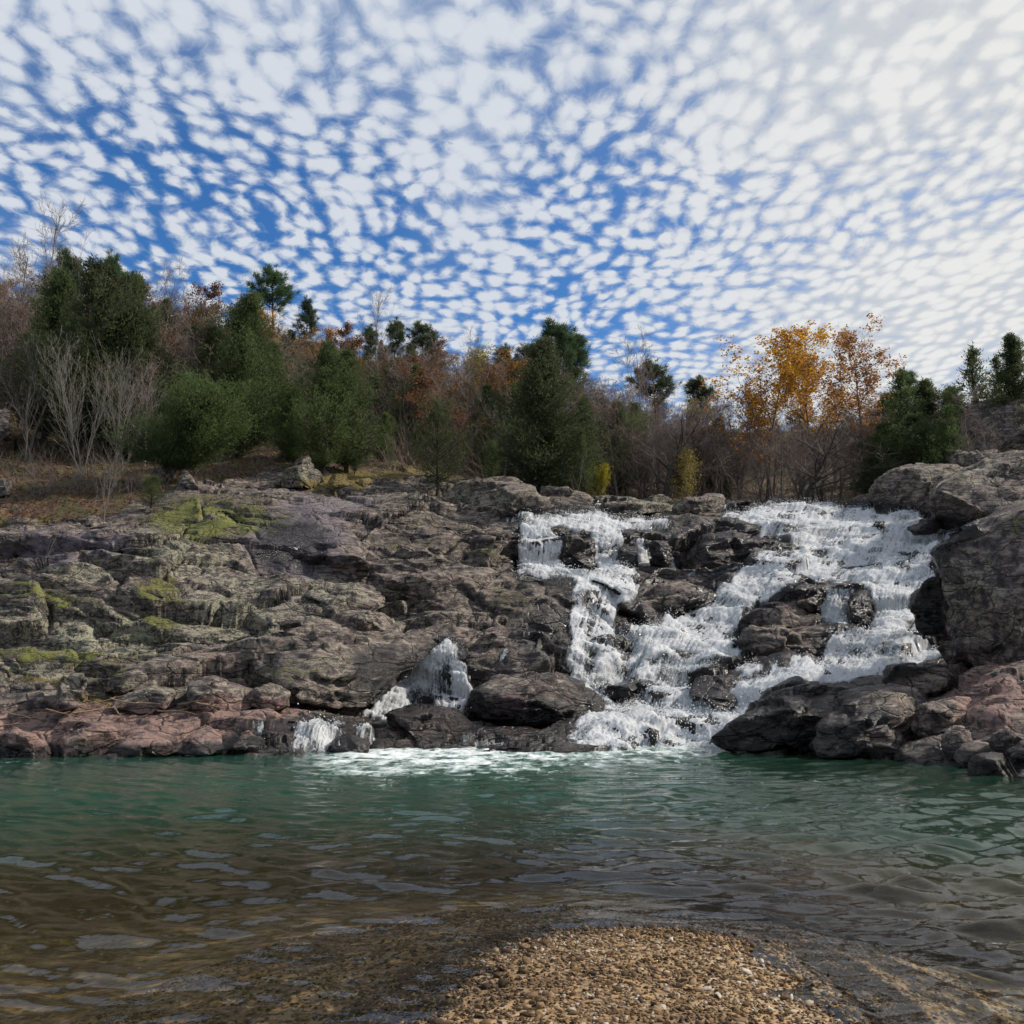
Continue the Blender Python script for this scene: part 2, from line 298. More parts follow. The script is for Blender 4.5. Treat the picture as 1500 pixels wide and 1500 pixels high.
# ---------------------------------------------------------------- materials
def new_mat(name):
    m = bpy.data.materials.new(name); m.use_nodes = True; return m, NT(m.node_tree)
def rock_material():
    m, t = new_mat('rock')
    pos = t.n('NewGeometry').outputs['Position']; nz = t.n('SeparateXYZ', {0: t.n('NewGeometry').outputs['True Normal']}).outputs[2]
    n1 = t.noise(pos, .7, 5, .6); n2 = t.noise(pos, 3.1, 8, .65); n3 = t.noise(pos, 14, 6, .7); n4 = t.noise(t.scalev(pos, 1, 1, 3.2), 2.2, 7, .65, .4)
    base = t.mix(t.ss(n1, .35, .68), c4(.066, .048, .047), c4(.195, .145, .122))
    base = t.mix(t.ss(n4, .42, .68), base, c4(.31, .26, .205))
    base = t.mix(t.ss(n2, .52, .38), base, c4(.038, .031, .029))
    vio = t.ss(t.m('ADD', t.attr('violet'), t.m('MULTIPLY_ADD', n1, .6, -.3)), .3, .6); base = t.mix(t.m('MULTIPLY', vio, .7), base, t.mix(n3, c4(.085, .068, .085), c4(.19, .155, .185)))
    pk = t.ss(t.m('ADD', t.attr('pink'), t.m('MULTIPLY_ADD', n2, .9, -.45)), .32, .62)
    pc = t.mix(n3, c4(.15, .085, .070), c4(.38, .225, .185)); pc = t.mix(t.ss(n2, .5, .36), pc, c4(.12, .085, .08))
    base = t.mix(t.m('MULTIPLY', pk, .72), base, pc)
    lsp = t.n('TexVoronoi', {'Vector': t.n('VectorMath', {0: pos, 1: t.n('TexNoise', {'Vector': pos, 'Scale': 5.0}).outputs['Color']}, operation='ADD').outputs[0], 'Scale': 5.5}, feature='F1').outputs['Distance']
    lv = t.m('ADD', t.m('MULTIPLY', t.attr('lichen'), .62), t.m('MULTIPLY_ADD', n2, 1.6, -.8)); lv = t.m('ADD', lv, t.m('MULTIPLY_ADD', lsp, -.95, .36)); lv = t.m('ADD', lv, t.m('MULTIPLY_ADD', n3, 1.7, -.88))
    lf = t.m('MULTIPLY', t.ss(lv, .27, .52), t.ss(t.attr('wet'), .75, .35))
    base = t.mix(t.m('MULTIPLY', lf, .85), base, t.mix(n3, c4(.14, .145, .08), c4(.42, .41, .28)))
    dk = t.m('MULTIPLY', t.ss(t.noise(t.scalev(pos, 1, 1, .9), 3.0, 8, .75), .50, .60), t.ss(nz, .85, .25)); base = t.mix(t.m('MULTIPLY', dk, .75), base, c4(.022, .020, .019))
    mv = t.m('ADD', t.m('ADD', t.m('MULTIPLY', t.attr('moss'), .9), t.m('MULTIPLY_ADD', n2, 1.8, -.9)), t.m('MULTIPLY_ADD', n3, 1.5, -.75))
    mf = t.m('MULTIPLY', t.m('MULTIPLY', t.ss(mv, .30, .62), .92), t.ss(nz, -.1, .45))
    base = t.mix(mf, base, t.mix(n3, c4(.036, .040, .008), c4(.22, .225, .036)))
    lv2 = t.n('TexVoronoi', {'Vector': pos, 'Scale': 9.0}, feature='F1').outputs['Color']; lr = t.n('SeparateXYZ', {0: lv2}).outputs[0]
    litter = t.mix(lr, c4(.038, .024, .015), c4(.165, .095, .050)); litter = t.mix(t.ss(t.noise(pos, .9, 6, .7), .48, .58), litter, c4(.080, .080, .020))
    lff = t.ss(t.m('ADD', t.attr('leaf'), t.m('MULTIPLY_ADD', n2, 1.1, -.55)), .35, .6); base = t.mix(lff, base, litter)
    gd = t.ss(t.m('ADD', t.attr('gold'), t.m('MULTIPLY_ADD', n2, 1.0, -.5)), .35, .6); base = t.mix(gd, base, t.mix(n3, c4(.07, .055, .014), c4(.24, .175, .045)))
    ck = t.n('TexVoronoi', {'Vector': t.n('VectorMath', {0: t.scalev(pos, 1, 1, 2.4), 1: t.scalev(t.n('TexNoise', {'Vector': pos, 'Scale': 1.1, 'Detail': 3.0}).outputs['Color'], .9, .9, .9)}, operation='ADD').outputs[0], 'Scale': .62}, feature='DISTANCE_TO_EDGE').outputs['Distance']
    cl = t.m('MULTIPLY', t.ss(ck, .020, .004), t.ss(n2, .40, .60)); bl_ = t.m('ABSOLUTE', t.m('SUBTRACT', t.noise(t.scalev(pos, .32, .45, 3.4), 1.3, 5, .6, .3), .5)); bl2 = t.m('MULTIPLY', t.ss(bl_, .016, .003), t.ss(n1, .38, .55))
    jn = t.m('MAXIMUM', cl, bl2); base = t.mix(t.m('MULTIPLY', jn, t.m('SUBTRACT', .85, lff)), base, c4(.016, .013, .012))
    wetf = t.ss(t.m('ADD', t.attr('wet'), t.m('MULTIPLY_ADD', n1, .7, -.35)), .25, .6)
    base = t.mix(wetf, base, t.mix(1.0, base, c4(.15, .135, .14), 'MULTIPLY'))
    rough = t.lin(wetf, 0, 1, .85, .24); rough = t.m('ADD', rough, t.m('MULTIPLY_ADD', n3, .24, -.12))
    crk = t.ss(ck, 0, .035)
    hgt = t.m('ADD', t.m('MULTIPLY', n2, .10), t.m('MULTIPLY', n3, .05)); hgt = t.m('ADD', hgt, t.m('MULTIPLY', t.noise(pos, 45, 4, .7), .014)); hgt = t.m('ADD', hgt, t.m('MULTIPLY', crk, .05)); hgt = t.m('SUBTRACT', hgt, t.m('MULTIPLY', jn, .06)); hgt = t.m('ADD', hgt, t.m('MULTIPLY', n4, .10)); hgt = t.m('ADD', hgt, t.m('MULTIPLY', t.m('MAXIMUM', mf, gd), .05))
    bp = t.n('Bump', {'Height': hgt, 'Strength': .9, 'Distance': 1.0}).outputs[0]
    b = t.n('BsdfPrincipled', {'Base Color': base, 'Roughness': rough, 'Normal': bp, 'Specular IOR Level': .45})
    t.n('OutputMaterial', {0: b.outputs[0]}); return m
def foam_material():
    m, t = new_mat('white_water')
    pos = t.n('NewGeometry').outputs['Position']; fl = t.n('Attribute', attribute_name='flow').outputs['Vector']
    a = t.attr('foam')
    n1 = t.noise(t.scalev(pos, 1, 1, .45), 7, 6, .7, .8); n2 = t.noise(t.scalev(pos, 1, .8, .5), 28, 5, .75, .5); n3 = t.noise(pos, 1.5, 4, .55); st = t.attr('streak')
    v = t.m('ADD', t.m('MULTIPLY', a, 1.22), t.m('MULTIPLY_ADD', n1, 1.9, -1.06)); v = t.m('ADD', v, t.m('MULTIPLY_ADD', n2, 1.6, -.8)); v = t.m('ADD', v, t.m('MULTIPLY_ADD', n3, 2.2, -1.18)); v = t.m('ADD', v, t.m('MULTIPLY', st, .20))
    al = t.m('MULTIPLY', t.ss(v, -.05, 1.25), .95)
    bp = t.n('Bump', {'Height': t.m('ADD', n1, t.m('MULTIPLY', n2, .5)), 'Strength': .6, 'Distance': .08}).outputs[0]
    col = t.mix(t.ss(v, 0, 1.0), c4(.62, .68, .72), c4(.93, .94, .95))
    d = t.n('BsdfPrincipled', {'Base Color': col, 'Roughness': .7, 'Normal': bp, 'Specular IOR Level': .1})
    tr = t.n('BsdfTranslucent', {0: c4(.8, .84, .88), 1: bp}); wm = t.n('MixShader', {0: .42, 1: d.outputs[0], 2: tr.outputs[0]})
    film_n = t.n('Bump', {'Height': n1, 'Strength': .5, 'Distance': .05}).outputs[0]
    film = t.n('MixShader', {0: t.m('MULTIPLY', t.n('Fresnel', {'IOR': 1.33, 'Normal': film_n}).outputs[0], .45), 1: t.n('BsdfTransparent', {0: c4(.80, .84, .85)}).outputs[0], 2: t.n('BsdfGlossy', {0: c4(1, 1, 1), 'Roughness': .08, 'Normal': film_n}).outputs[0]})
    mx = t.n('MixShader', {0: al, 1: film.outputs[0], 2: wm.outputs[0]})
    t.n('OutputMaterial', {0: mx.outputs[0]}); return m
def plain(name, col, rough=.8, var=.35, scale=6.0, bump=.0, trans=0.0, tcol=None, stretch=(1, 1, 1)):
    m, t = new_mat(name)
    pos = t.n('TexCoord').outputs['Object']; n = t.noise(t.scalev(pos, *stretch), scale, 6, .65)
    dark = tuple(c * (1 - var) for c in col); lite = tuple(min(c * (1 + var), 1) for c in col)
    c = t.mix(t.ss(n, .3, .7), c4(*dark), c4(*lite))
    ins = {'Base Color': c, 'Roughness': rough, 'Specular IOR Level': .3}
    if bump: ins['Normal'] = t.n('Bump', {'Height': n, 'Strength': .8, 'Distance': bump}).outputs[0]
    b = t.n('BsdfPrincipled', ins); t.n('OutputMaterial', {0: b.outputs[0]}); return m
def leaf_material(name, ca, cb, cc=None, trans=.35, rough=.6):
    """colour runs from ca to cb (and cc) with the leaf's own tint"""
    m, t = new_mat(name); a = t.attr('tint'); rnd = t.n('ObjectInfo').outputs['Random']
    c = t.mix(a, c4(*ca), c4(*cb))
    if cc: c = t.mix(t.ss(a, .72, .95), c, c4(*cc))
    c0 = c; c = t.n('HueSaturation', {'Hue': t.lin(rnd, 0, 1, .485, .515), 'Saturation': t.lin(rnd, 0, 1, .85, 1.1), 'Value': t.lin(rnd, 0, 1, .75, 1.25), 'Color': c}).outputs[0]
    b = t.n('BsdfPrincipled', {'Base Color': c, 'Roughness': rough, 'Specular IOR Level': .08}); tr = t.n('BsdfTranslucent', {0: c})
    mx = t.n('MixShader', {0: trans, 1: b.outputs[0], 2: tr.outputs[0]}); t.n('OutputMaterial', {0: mx.outputs[0]}); return m
ROCK = rock_material(); FOAM = foam_material()
M_CEDAR = leaf_material('cedar_foliage', (.054, .076, .032), (.115, .150, .055), (.16, .17, .065), .55)
M_PINE = leaf_material('pine_needles', (.040, .066, .032), (.085, .13, .055), None, .4)
M_ORANGE = leaf_material('orange_leaves', (.26, .105, .018), (.56, .27, .040), (.62, .40, .07), .55)
M_RUST = leaf_material('rust_leaves', (.105, .050, .022), (.235, .115, .045), (.34, .17, .05), .5)
M_YELLOW = leaf_material('yellow_leaves', (.20, .16, .025), (.42, .34, .05), (.16, .19, .03), .5)
M_BARK = plain('grey_bark', (.17, .145, .125), .9, .45, 3.0, .02, stretch=(4, 4, .6))
M_TWIG = plain('brown_twigs', (.20, .150, .125), .9, .3, 1.0)
M_PALE = plain('pale_bark', (.165, .148, .125), .85, .3, 3.0, .01, stretch=(4, 4, .6))
M_DARKBARK = plain('dark_bark', (.045, .036, .030), .95, .4, 3.0, .02, stretch=(4, 4, .6))
M_WOOD = plain('driftwood', (.22, .15, .095), .85, .45, 8.0, .01)

# ---------------------------------------------------------------- the rock slope and the hills behind: one sheet of ground
def build_slope():
    cols = np.concatenate([np.arange(-296, -20, 9.0), np.arange(-20, 1520, 1.62), np.arange(1520, 1845, 9.0)]); NR = 480
    top = np.interp(cols, [-300, 0, 200, 400, 600, 800, 1000, 1200, 1350, 1500, 1850], [442, 446, 460, 486, 538, 610, 634, 634, 614, 584, 555])
    fr = np.linspace(0, 1, 2400)[:, None]; U = np.repeat(cols[None], 2400, 0); VV = 1148 + fr * (top[None] - 1148)
    Y = Yof(U, VV); Y = np.maximum.accumulate(Y, 0) + np.linspace(0, .01, 2400)[:, None]
    p = P(U, VV, Y)
    wgt = np.where(Y[1:] > 58, .16, 1.0)
    ds = np.sqrt((np.diff(p, axis=0) ** 2).sum(-1)) * wgt + .035 * abs(np.diff(VV, axis=0)) * np.where(Y[1:] > 58, .25, 1.0)
    s = np.concatenate([np.zeros((1, len(cols))), np.cumsum(ds, 0)]); s = s / s[-1:]
    tt = np.linspace(0, 1, NR); V = np.empty((NR, len(cols)))
    for j in range(len(cols)): V[:, j] = np.interp(tt, s[:, j], VV[:, j])
    V = blur(V, 3, 2); U = np.repeat(cols[None], NR, 0); Y = Yof(U, V)
    Y = blur(Y.astype(np.float32), 2, 1)
    B = P(U, V, Y)
    B = np.stack([blur(B[..., k], 2, 1) for k in range(3)], -1)
    B[..., 2] = np.where(B[..., 2] < -.03, -.03 + (B[..., 2] + .03) * 9, B[..., 2])
    du = np.gradient(B, axis=1); dv = np.gradient(B, axis=0); N = np.cross(du, dv); N /= np.linalg.norm(N, axis=-1, keepdims=True) + 1e-9
    N *= np.where(N[..., 1:2] > 0.2, -1, 1); N = np.stack([blur(N[..., k], 8, 2) for k in range(3)], -1)
    return U, V, B, N
SU, SV, SB, SN = build_slope(); NR, NC = SU.shape
def relief(p):
    """strata ledges (outwards) and broken blocks (along the normal) at world points"""
    p = np.asarray(p, np.float32); wp = p + .35 * np.stack([fbm(p * .5, 3, 5), fbm(p * .5, 3, 25), fbm(p * .5, 3, 45)], 1)
    n0 = fbm(p * .22, 3, 11); out = 0
    for h, a, k, tl in ((1.5, .80, 31, .06), (.55, .20, 61, .12), (.2, .05, 51, .12)):
        q = (wp[:, 2] + tl * wp[:, 0] + .10 * wp[:, 1] + 1.3 * h * fbm(p * np.float32(.33 / h ** .5), 3, k)) / h
        f = q - np.floor(q); rid = _h(np.floor(q).astype(np.int64), np.zeros(len(q), np.int64), np.zeros(len(q), np.int64), k)
        out = out + a * (np.minimum(f ** .8, 1) * (1 - smooth(f, .84, 1.0)) - .4) * (.35 + 1.1 * rid) * np.clip(.75 + 1.2 * fbm(p * .45, 2, k + 3), 0, 1.5)
    nrm = 1.0 * facet(wp, (.24, .30, .60), 3, .8) * (.6 + .5 * n0) + .13 * facet(wp, (.48, .6, 2.0), 8, 1.0) + .03 * facet(wp, (1.3, 1.6, 6.5), 14, 1.0) + .30 * fbm(p * .42, 3, 75) + .05 * fbm(p * np.float32([1.2, 1.6, 3.5]), 4, 71)
    return out, nrm
flat = SB.reshape(-1, 3); ATT = paint(flat)
wmap = samp(WATER, SU, SV).reshape(-1)
so, sn_ = relief(flat)
soft = np.clip(ATT['leaf'], 0, 1) * .75 + np.clip(ATT['gold'], 0, 1) * .85
farf = smooth(flat[:, 1], 60, 75)
damp = (1 - soft) * (1 - farf) * (1 - .30 * np.clip(wmap, 0, 1))
damp *= 1 - .75 * np.exp(-(((SU.reshape(-1) - 430) / 70) ** 2 + ((SV.reshape(-1) - 795) / 45) ** 2))
Nf = SN.reshape(-1, 3)
ground_rough = soft * (.30 * fbm(flat * .8, 4, 7) + .10 * fbm(flat * 3, 3, 9)) + farf * 1.2 * fbm(flat * .12, 3, 19)
SD = (np.array([0, -1, 0]) * (so * damp)[:, None] + Nf * ((sn_ * damp + ground_rough)[:, None]))
ROCKP = flat + SD
ATT2 = {k: ATT[k] for k in ('moss', 'lichen', 'pink', 'wet', 'leaf', 'gold', 'violet')}
link('rocky_hillside', mesh('rocky_hillside', ROCKP, grid_faces(NR, NC), ROCK, ATT2), kind='structure')
RP3 = ROCKP.reshape(NR, NC, 3)
def on_slope(u, v):
    """point of the built ground at photo pixel (u, v)"""
    j = int(np.argmin(abs(SU[0] - u))); i = int(np.argmin(abs(SV[:, j] - v))); return RP3[i, j].copy()
def on_hill(u, Y):
    return on_slope(u, ground(u, Y))

# ---------------------------------------------------------------- falling water over the rock
def build_falls():
    W2 = samp(WATER, SU, SV); D3 = SD.reshape(NR, NC, 3)
    Ds = np.stack([blur(D3[..., k], 4, 1) * .35 + D3[..., k] * .65 for k in range(3)], -1)
    p = SB.reshape(-1, 3).astype(np.float32)
    stk = np.clip(samp(STREAK, SU, SV).reshape(-1), -2.5, 2.5); turb = .10 * fbm(p * np.float32([2.2, 2.2, 1.4]), 3, 101) + .06 * np.abs(fbm(p * np.float32([5, 5, 3.0]), 3, 131)) + .022 * stk
    bulge = .16 * np.clip(fbm(p * .8, 3, 161), -.3, 1)
    w1 = W2.reshape(-1); edge = fbm(p * 1.3, 4, 171)
    hgt = -.10 + .17 * smooth(w1, .05, .8) + (turb + bulge) * (.2 + .8 * w1) + .05 * edge
    nn = Nf + np.array([0, -.5, .1]); nn /= np.linalg.norm(nn, axis=1, keepdims=True)
    Vw = SB.reshape(-1, 3) + Ds.reshape(-1, 3) + nn * hgt[:, None]
    fo = np.clip(w1 * (1.0 + .5 * edge), 0, 1.2); fo *= smooth(w1, .03, .3)
    wk = (W2 > .04); keep = wk[:-1, :-1] & wk[1:, :-1] & wk[:-1, 1:] & wk[1:, 1:]
    fc = grid_faces(NR, NC, keep); V2, f2, a2 = compact(Vw, fc, {'foam': fo, 'streak': stk})
    link('waterfall', mesh('waterfall', V2, f2, FOAM, a2), kind='structure')
    # spray: drops thrown clear of the water
    pr = np.clip(w1 - .35, 0, 1) ** 1.2 * (W2.reshape(-1) > .3)
    area = np.linalg.norm(np.cross(np.gradient(SB, axis=1), np.gradient(SB, axis=0)), axis=-1).reshape(-1); pr = pr * area * (.5 + 2 * np.clip(fbm(p * .9, 3, 181), 0, 1)); pr /= pr.sum()
    k = 42000; idx = RNG.choice(len(pr), k, p=pr)
    c = Vw[idx] + RNG.normal(0, .04, (k, 3)) + nn[idx] * (RNG.exponential(.085, k))[:, None]; c[:, 2] += RNG.exponential(.03, k)
    r = RNG.uniform(.006, .021, k) * RNG.uniform(.6, 1.25, k); tet = np.float32([[1, 0, -.5], [-.5, .87, -.5], [-.5, -.87, -.5], [0, 0, 1.1]])
    V = (c[:, None] + tet[None] * r[:, None, None] * RNG.uniform(.6, 1.5, (k, 1, 3))).reshape(-1, 3)
    fc = (np.arange(k)[:, None, None] * 4 + np.array([[0, 2, 1], [0, 1, 3], [1, 2, 3], [2, 0, 3]])[None]).reshape(-1, 3)
    m, t = new_mat('spray'); b = t.n('BsdfPrincipled', {'Base Color': c4(.86, .88, .9), 'Roughness': .7, 'Specular IOR Level': .1}); tr = t.n('BsdfTranslucent', {0: c4(.85, .88, .9)}); mx = t.n('MixShader', {0: .4, 1: b.outputs[0], 2: tr.outputs[0]}); t.n('OutputMaterial', {0: mx.outputs[0]})
    link('spray', mesh('spray', V, fc, m, None, False), kind='stuff')
build_falls()

# ---------------------------------------------------------------- pool: bed, gravel spit, water
SPIT_PX = [(560,1560),(640,1488),(692,1440),(735,1416),(792,1386),(850,1372),(900,1366),(950,1364),(1010,1366),(1060,1372),(1110,1386),(1142,1410),(1166,1450),(1195,1500),(1215,1560)]
def on_water(u, v):
    a = (np.asarray(u, float) - 750) / F; b = (750 - np.asarray(v, float)) / F; dz = SP + b * CP; Y = (CP - b * SP) * (-CAM_Z / dz)
    return np.stack([a * (-CAM_Z / dz), Y], -1)
SPIT = on_water(*np.array(SPIT_PX, float).T); SPIT = np.concatenate([[[-3.2, -1.0], [-1.3, 2.2]], SPIT, [[2.2, 2.0], [3.0, -1.0]]])
def spit_sd(x, y):
    """signed distance to the spit's outline, positive inside"""
    d = np.full(x.shape, 1e9); ins = np.zeros(x.shape, bool)
    for (x0, y0), (x1, y1) in zip(SPIT, np.roll(SPIT, -1, 0)):
        ex, ey = x1 - x0, y1 - y0; t = np.clip(((x - x0) * ex + (y - y0) * ey) / (ex * ex + ey * ey + 1e-9), 0, 1)
        d = np.minimum(d, np.hypot(x - x0 - t * ex, y - y0 - t * ey))
        if y0 != y1: ins ^= ((y0 > y) != (y1 > y)) & (x < ex * (y - y0) / ey + x0)
    return np.where(ins, d, -d)
def bed_z(x, y):
    s = spit_sd(x, y); side = smooth(x - .12 * y, -.2, 2.2); d = np.maximum(-s, 0)
    p = np.stack([x, y, 0 * x], -1).reshape(-1, 3)
    n = fbm(p * .7, 3, 201).reshape(x.shape); n2 = fbm(p * 2.6, 3, 211).reshape(x.shape)
    dep = (.105 * d + .011 * d * d) * (1 - side) + (.15 * d + .045 * d * d) * side
    dep = 2.6 * (1 - np.exp(-dep / 2.6))
    z = np.where(s > 0, .055 * (1 - np.exp(-np.maximum(s, 0) / .4)) + .012 * np.maximum(s, 0) ** .7, -dep)
    return z + .022 * n * (1 + np.minimum(d, 4)) + .008 * n2
def polar(a0, a1, na, y0, y1, ny):
    A = np.linspace(R(a0), R(a1), na)[None]; r = (y0 * (y1 / y0) ** np.linspace(0, 1, ny))[:, None]
    return np.tan(A) * r, r + 0 * A
bx, by = polar(-48, 48, 420, 1.2, 33, 420); bz = bed_z(bx, by)
m, t = new_mat('riverbed'); pos = t.n('NewGeometry').outputs['Position']
vc = t.n('TexVoronoi', {'Vector': pos, 'Scale': 26.0}, feature='F1'); vr = t.n('SeparateXYZ', {0: vc.outputs['Color']}); nn_ = t.noise(pos, 1.1, 4, .6)
col = t.mix(vr.outputs[0], c4(.105, .062, .024), c4(.40, .25, .11)); col = t.mix(t.ss(vr.outputs[1], .8, .95), col, c4(.40, .31, .21)); col = t.mix(t.ss(nn_, .45, .65), col, t.mix(1.0, col, c4(.55, .5, .45), 'MULTIPLY'))
bp = t.n('Bump', {'Height': vc.outputs['Distance'], 'Strength': -.9, 'Distance': .02}).outputs[0]
b = t.n('BsdfPrincipled', {'Base Color': col, 'Roughness': .6, 'Normal': bp}); t.n('OutputMaterial', {0: b.outputs[0]})
link('riverbed', mesh('riverbed', np.stack([bx, by, bz], -1).reshape(-1, 3), grid_faces(*bx.shape), m), kind='structure')

def build_pool():
    x, y = polar(-47, 47, 760, 1.6, 31, 520); p = np.stack([x, y, 0 * x], -1).reshape(-1, 3); X, Yv = p[:, 0], p[:, 1]
    wx = X + .5 * fbm(p * .35, 3, 301); wy = Yv + .7 * fbm(p * .35, 3, 311); ext = np.hypot(x[:, 1:] - x[:, :-1], 0)
    h = np.zeros(len(p)); rg = np.random.default_rng(5); rr = np.hypot(wx - 1.5, wy - 28.0); sp = np.gradient(y, axis=0).reshape(-1)
    for k in range(56):
        lam = .10 * (1.1 / .10) ** rg.uniform(); ang = rg.normal(0, .4); am = .0080 * lam ** .9 * rg.uniform(.4, 1.0)
        ph = (np.cos(ang) * (-rr) + np.sin(ang) * wx) * 2 * math.pi / lam + rg.uniform(0, 7)
        s_ = np.sin(ph); h += am * (s_ + .28 * np.cos(2 * ph)) * smooth(lam, 2.0 * sp, 4.0 * sp) * (.5 + .9 * np.clip(fbm(p * .5 + k, 2, 330 + k % 5) + .4, 0, 1.2))
    sdv = spit_sd(x, y).reshape(-1); dz = bed_z(x, y).reshape(-1); dep = np.maximum(-dz, 0)
    # long low ridges following the shore on the shallow left side
    d = np.maximum(-sdv, 0); ridge = np.sin(d * 2 * math.pi / .62 + 3.0 * fbm(p * .45, 3, 341)); ridge = np.clip(ridge, .1, 1) ** 2.5 * np.exp(-d / 3.2) * smooth(fbm(p * .5, 3, 351), -.35, .4)
    h = h * (.35 + .65 * smooth(dep, .02, .35)) + .028 * ridge
    u, v = proj(p)
    near_fall = np.exp(-(((u - 820) / 300) ** 2 + ((v - 1100) / 26) ** 2)); h += near_fall * (.10 * np.abs(fbm(p * 1.4, 4, 361)) + .05 * fbm(p * 3, 3, 371))
    nz_ = fbm(p * np.float32([.9, .5, 1]), 4, 381); n5 = fbm(p * np.float32([3.5, 2.2, 1]), 4, 391)
    vv = v + nz_ * 12
    up = np.interp(u, [0, 380, 430, 560, 850, 1010, 1060, 1190, 1500], [1090, 1100, 1090, 1080, 1060, 1060, 1085, 1095, 1110])
    lo = np.interp(u, [0, 330, 430, 560, 700, 850, 960, 1040, 1200, 1500], [1095, 1106, 1128, 1132, 1124, 1112, 1104, 1098, 1100, 1118])
    foam = smooth(vv - lo, 20, -16) * smooth(u, 380, 540) * smooth(u, 1060, 1000) * (.75 + .6 * n5)
    foam = np.maximum(foam, .74 * smooth(vv - lo, 48, -4) * smooth(u, 340, 600) * smooth(u, 1100, 980) * smooth(n5 + nz_ * .5, -.12, .35))
    foam = np.maximum(foam, .34 * smooth(v, 1200, 1110) * smooth(n5 * 1.2 + nz_, .1, .6) * smooth(u, 1350, 900) * smooth(vv - lo, -10, 0))
    milk = smooth(v + nz_ * 60, 1330, 1105) * smooth(u, 1250, 800)
    h *= .8 + .75 * smooth(u, 700, 1300) * smooth(v, 1120, 1220)
    V = np.stack([X, Yv, h], -1)
    m, t = new_mat('pool_water'); pos = t.n('NewGeometry').outputs['Position']
    n1 = t.noise(t.scalev(pos, 1, .75, 1), 5.5, 4, .6, .3); n2 = t.noise(t.scalev(pos, 1, .7, 1), 17, 3, .6)
    bp = t.n('Bump', {'Height': t.m('ADD', t.m('MULTIPLY', n1, 1.0), t.m('MULTIPLY', n2, .25)), 'Strength': .5, 'Distance': .020}).outputs[0]
    dp = t.attr('depth'); mk = t.attr('milk'); fm = t.attr('foam')
    op = t.m('SUBTRACT', 1.0, t.m('POWER', 2.718, t.m('MULTIPLY', t.m('POWER', dp, 1.6), -1.1)))
    body = t.mix(t.ss(dp, .25, 1.5), c4(.060, .041, .012), c4(.011, .032, .019)); body = t.mix(mk, body, c4(.018, .068, .046))
    tint = t.mix(t.ss(dp, 0, 1.2), c4(.93, .93, .86), c4(.55, .68, .50))
    trn = t.n('BsdfTransparent', {0: tint}); dif = t.n('BsdfDiffuse', {0: body})
    below = t.n('MixShader', {0: op, 1: trn.outputs[0], 2: dif.outputs[0]})
    gl = t.n('BsdfGlossy', {0: c4(1, 1, 1), 'Roughness': .02, 'Normal': bp}); fr = t.n('Fresnel', {'IOR': 1.33, 'Normal': bp}).outputs[0]
    wat = t.n('MixShader', {0: fr, 1: below.outputs[0], 2: gl.outputs[0]})
    f1 = t.noise(t.scalev(pos, 1, .6, 1), 6, 6, .72, .6); fv = t.ss(t.m('ADD', t.m('MULTIPLY', fm, 1.3), t.m('MULTIPLY_ADD', f1, 2.1, -1.36)), .0, 1.0)
    wh = t.n('BsdfPrincipled', {'Base Color': t.mix(fv, c4(.45, .62, .58), c4(.84, .88, .87)), 'Roughness': .5, 'Normal': t.n('Bump', {'Height': f1, 'Strength': .7, 'Distance': .06}).outputs[0]})
    mx = t.n('MixShader', {0: t.m('MULTIPLY', fv, .92), 1: wat.outputs[0], 2: wh.outputs[0]}); t.n('OutputMaterial', {0: mx.outputs[0]})
    link('pool_water', mesh('pool_water', V, grid_faces(*x.shape), m, {'depth': dep, 'foam': np.clip(foam, 0, 1.2), 'milk': milk}), kind='structure')
build_pool()

# ---------------------------------------------------------------- gravel
def ico(sub):
    b = bmesh.new(); bmesh.ops.create_icosphere(b, subdivisions=sub, radius=1); V = np.array([v.co[:] for v in b.verts], np.float32); Fc = np.array([[v.index for v in f.verts] for f in b.faces], np.int32); b.free(); return V, Fc
ICO = {k: ico(k) for k in (1, 2, 3, 4, 5)}
def pebble_material():
    m, t = new_mat('pebbles'); a = t.attr('tint'); pos = t.n('NewGeometry').outputs['Position']; n = t.noise(pos, 60, 4, .6)
    c = t.mix(t.ss(a, 0, .5), c4(.034, .022, .012), c4(.145, .088, .042)); c = t.mix(t.ss(a, .5, .85), c, c4(.28, .185, .10)); c = t.mix(t.ss(a, .9, 1), c, c4(.48, .42, .35))
    c = t.mix(t.ss(n, .45, .7), c, t.mix(1.0, c, c4(.6, .56, .5), 'MULTIPLY')); wet = t.ss(t.n('SeparateXYZ', {0: pos}).outputs[2], .040, .012)
    c = t.mix(wet, c, t.mix(1.0, c, c4(.66, .62, .56), 'MULTIPLY'))
    b = t.n('BsdfPrincipled', {'Base Color': c, 'Roughness': t.lin(wet, 0, 1, .85, .5), 'Specular IOR Level': .25}); t.n('OutputMaterial', {0: b.outputs[0]}); return m
M_PEB = pebble_material()
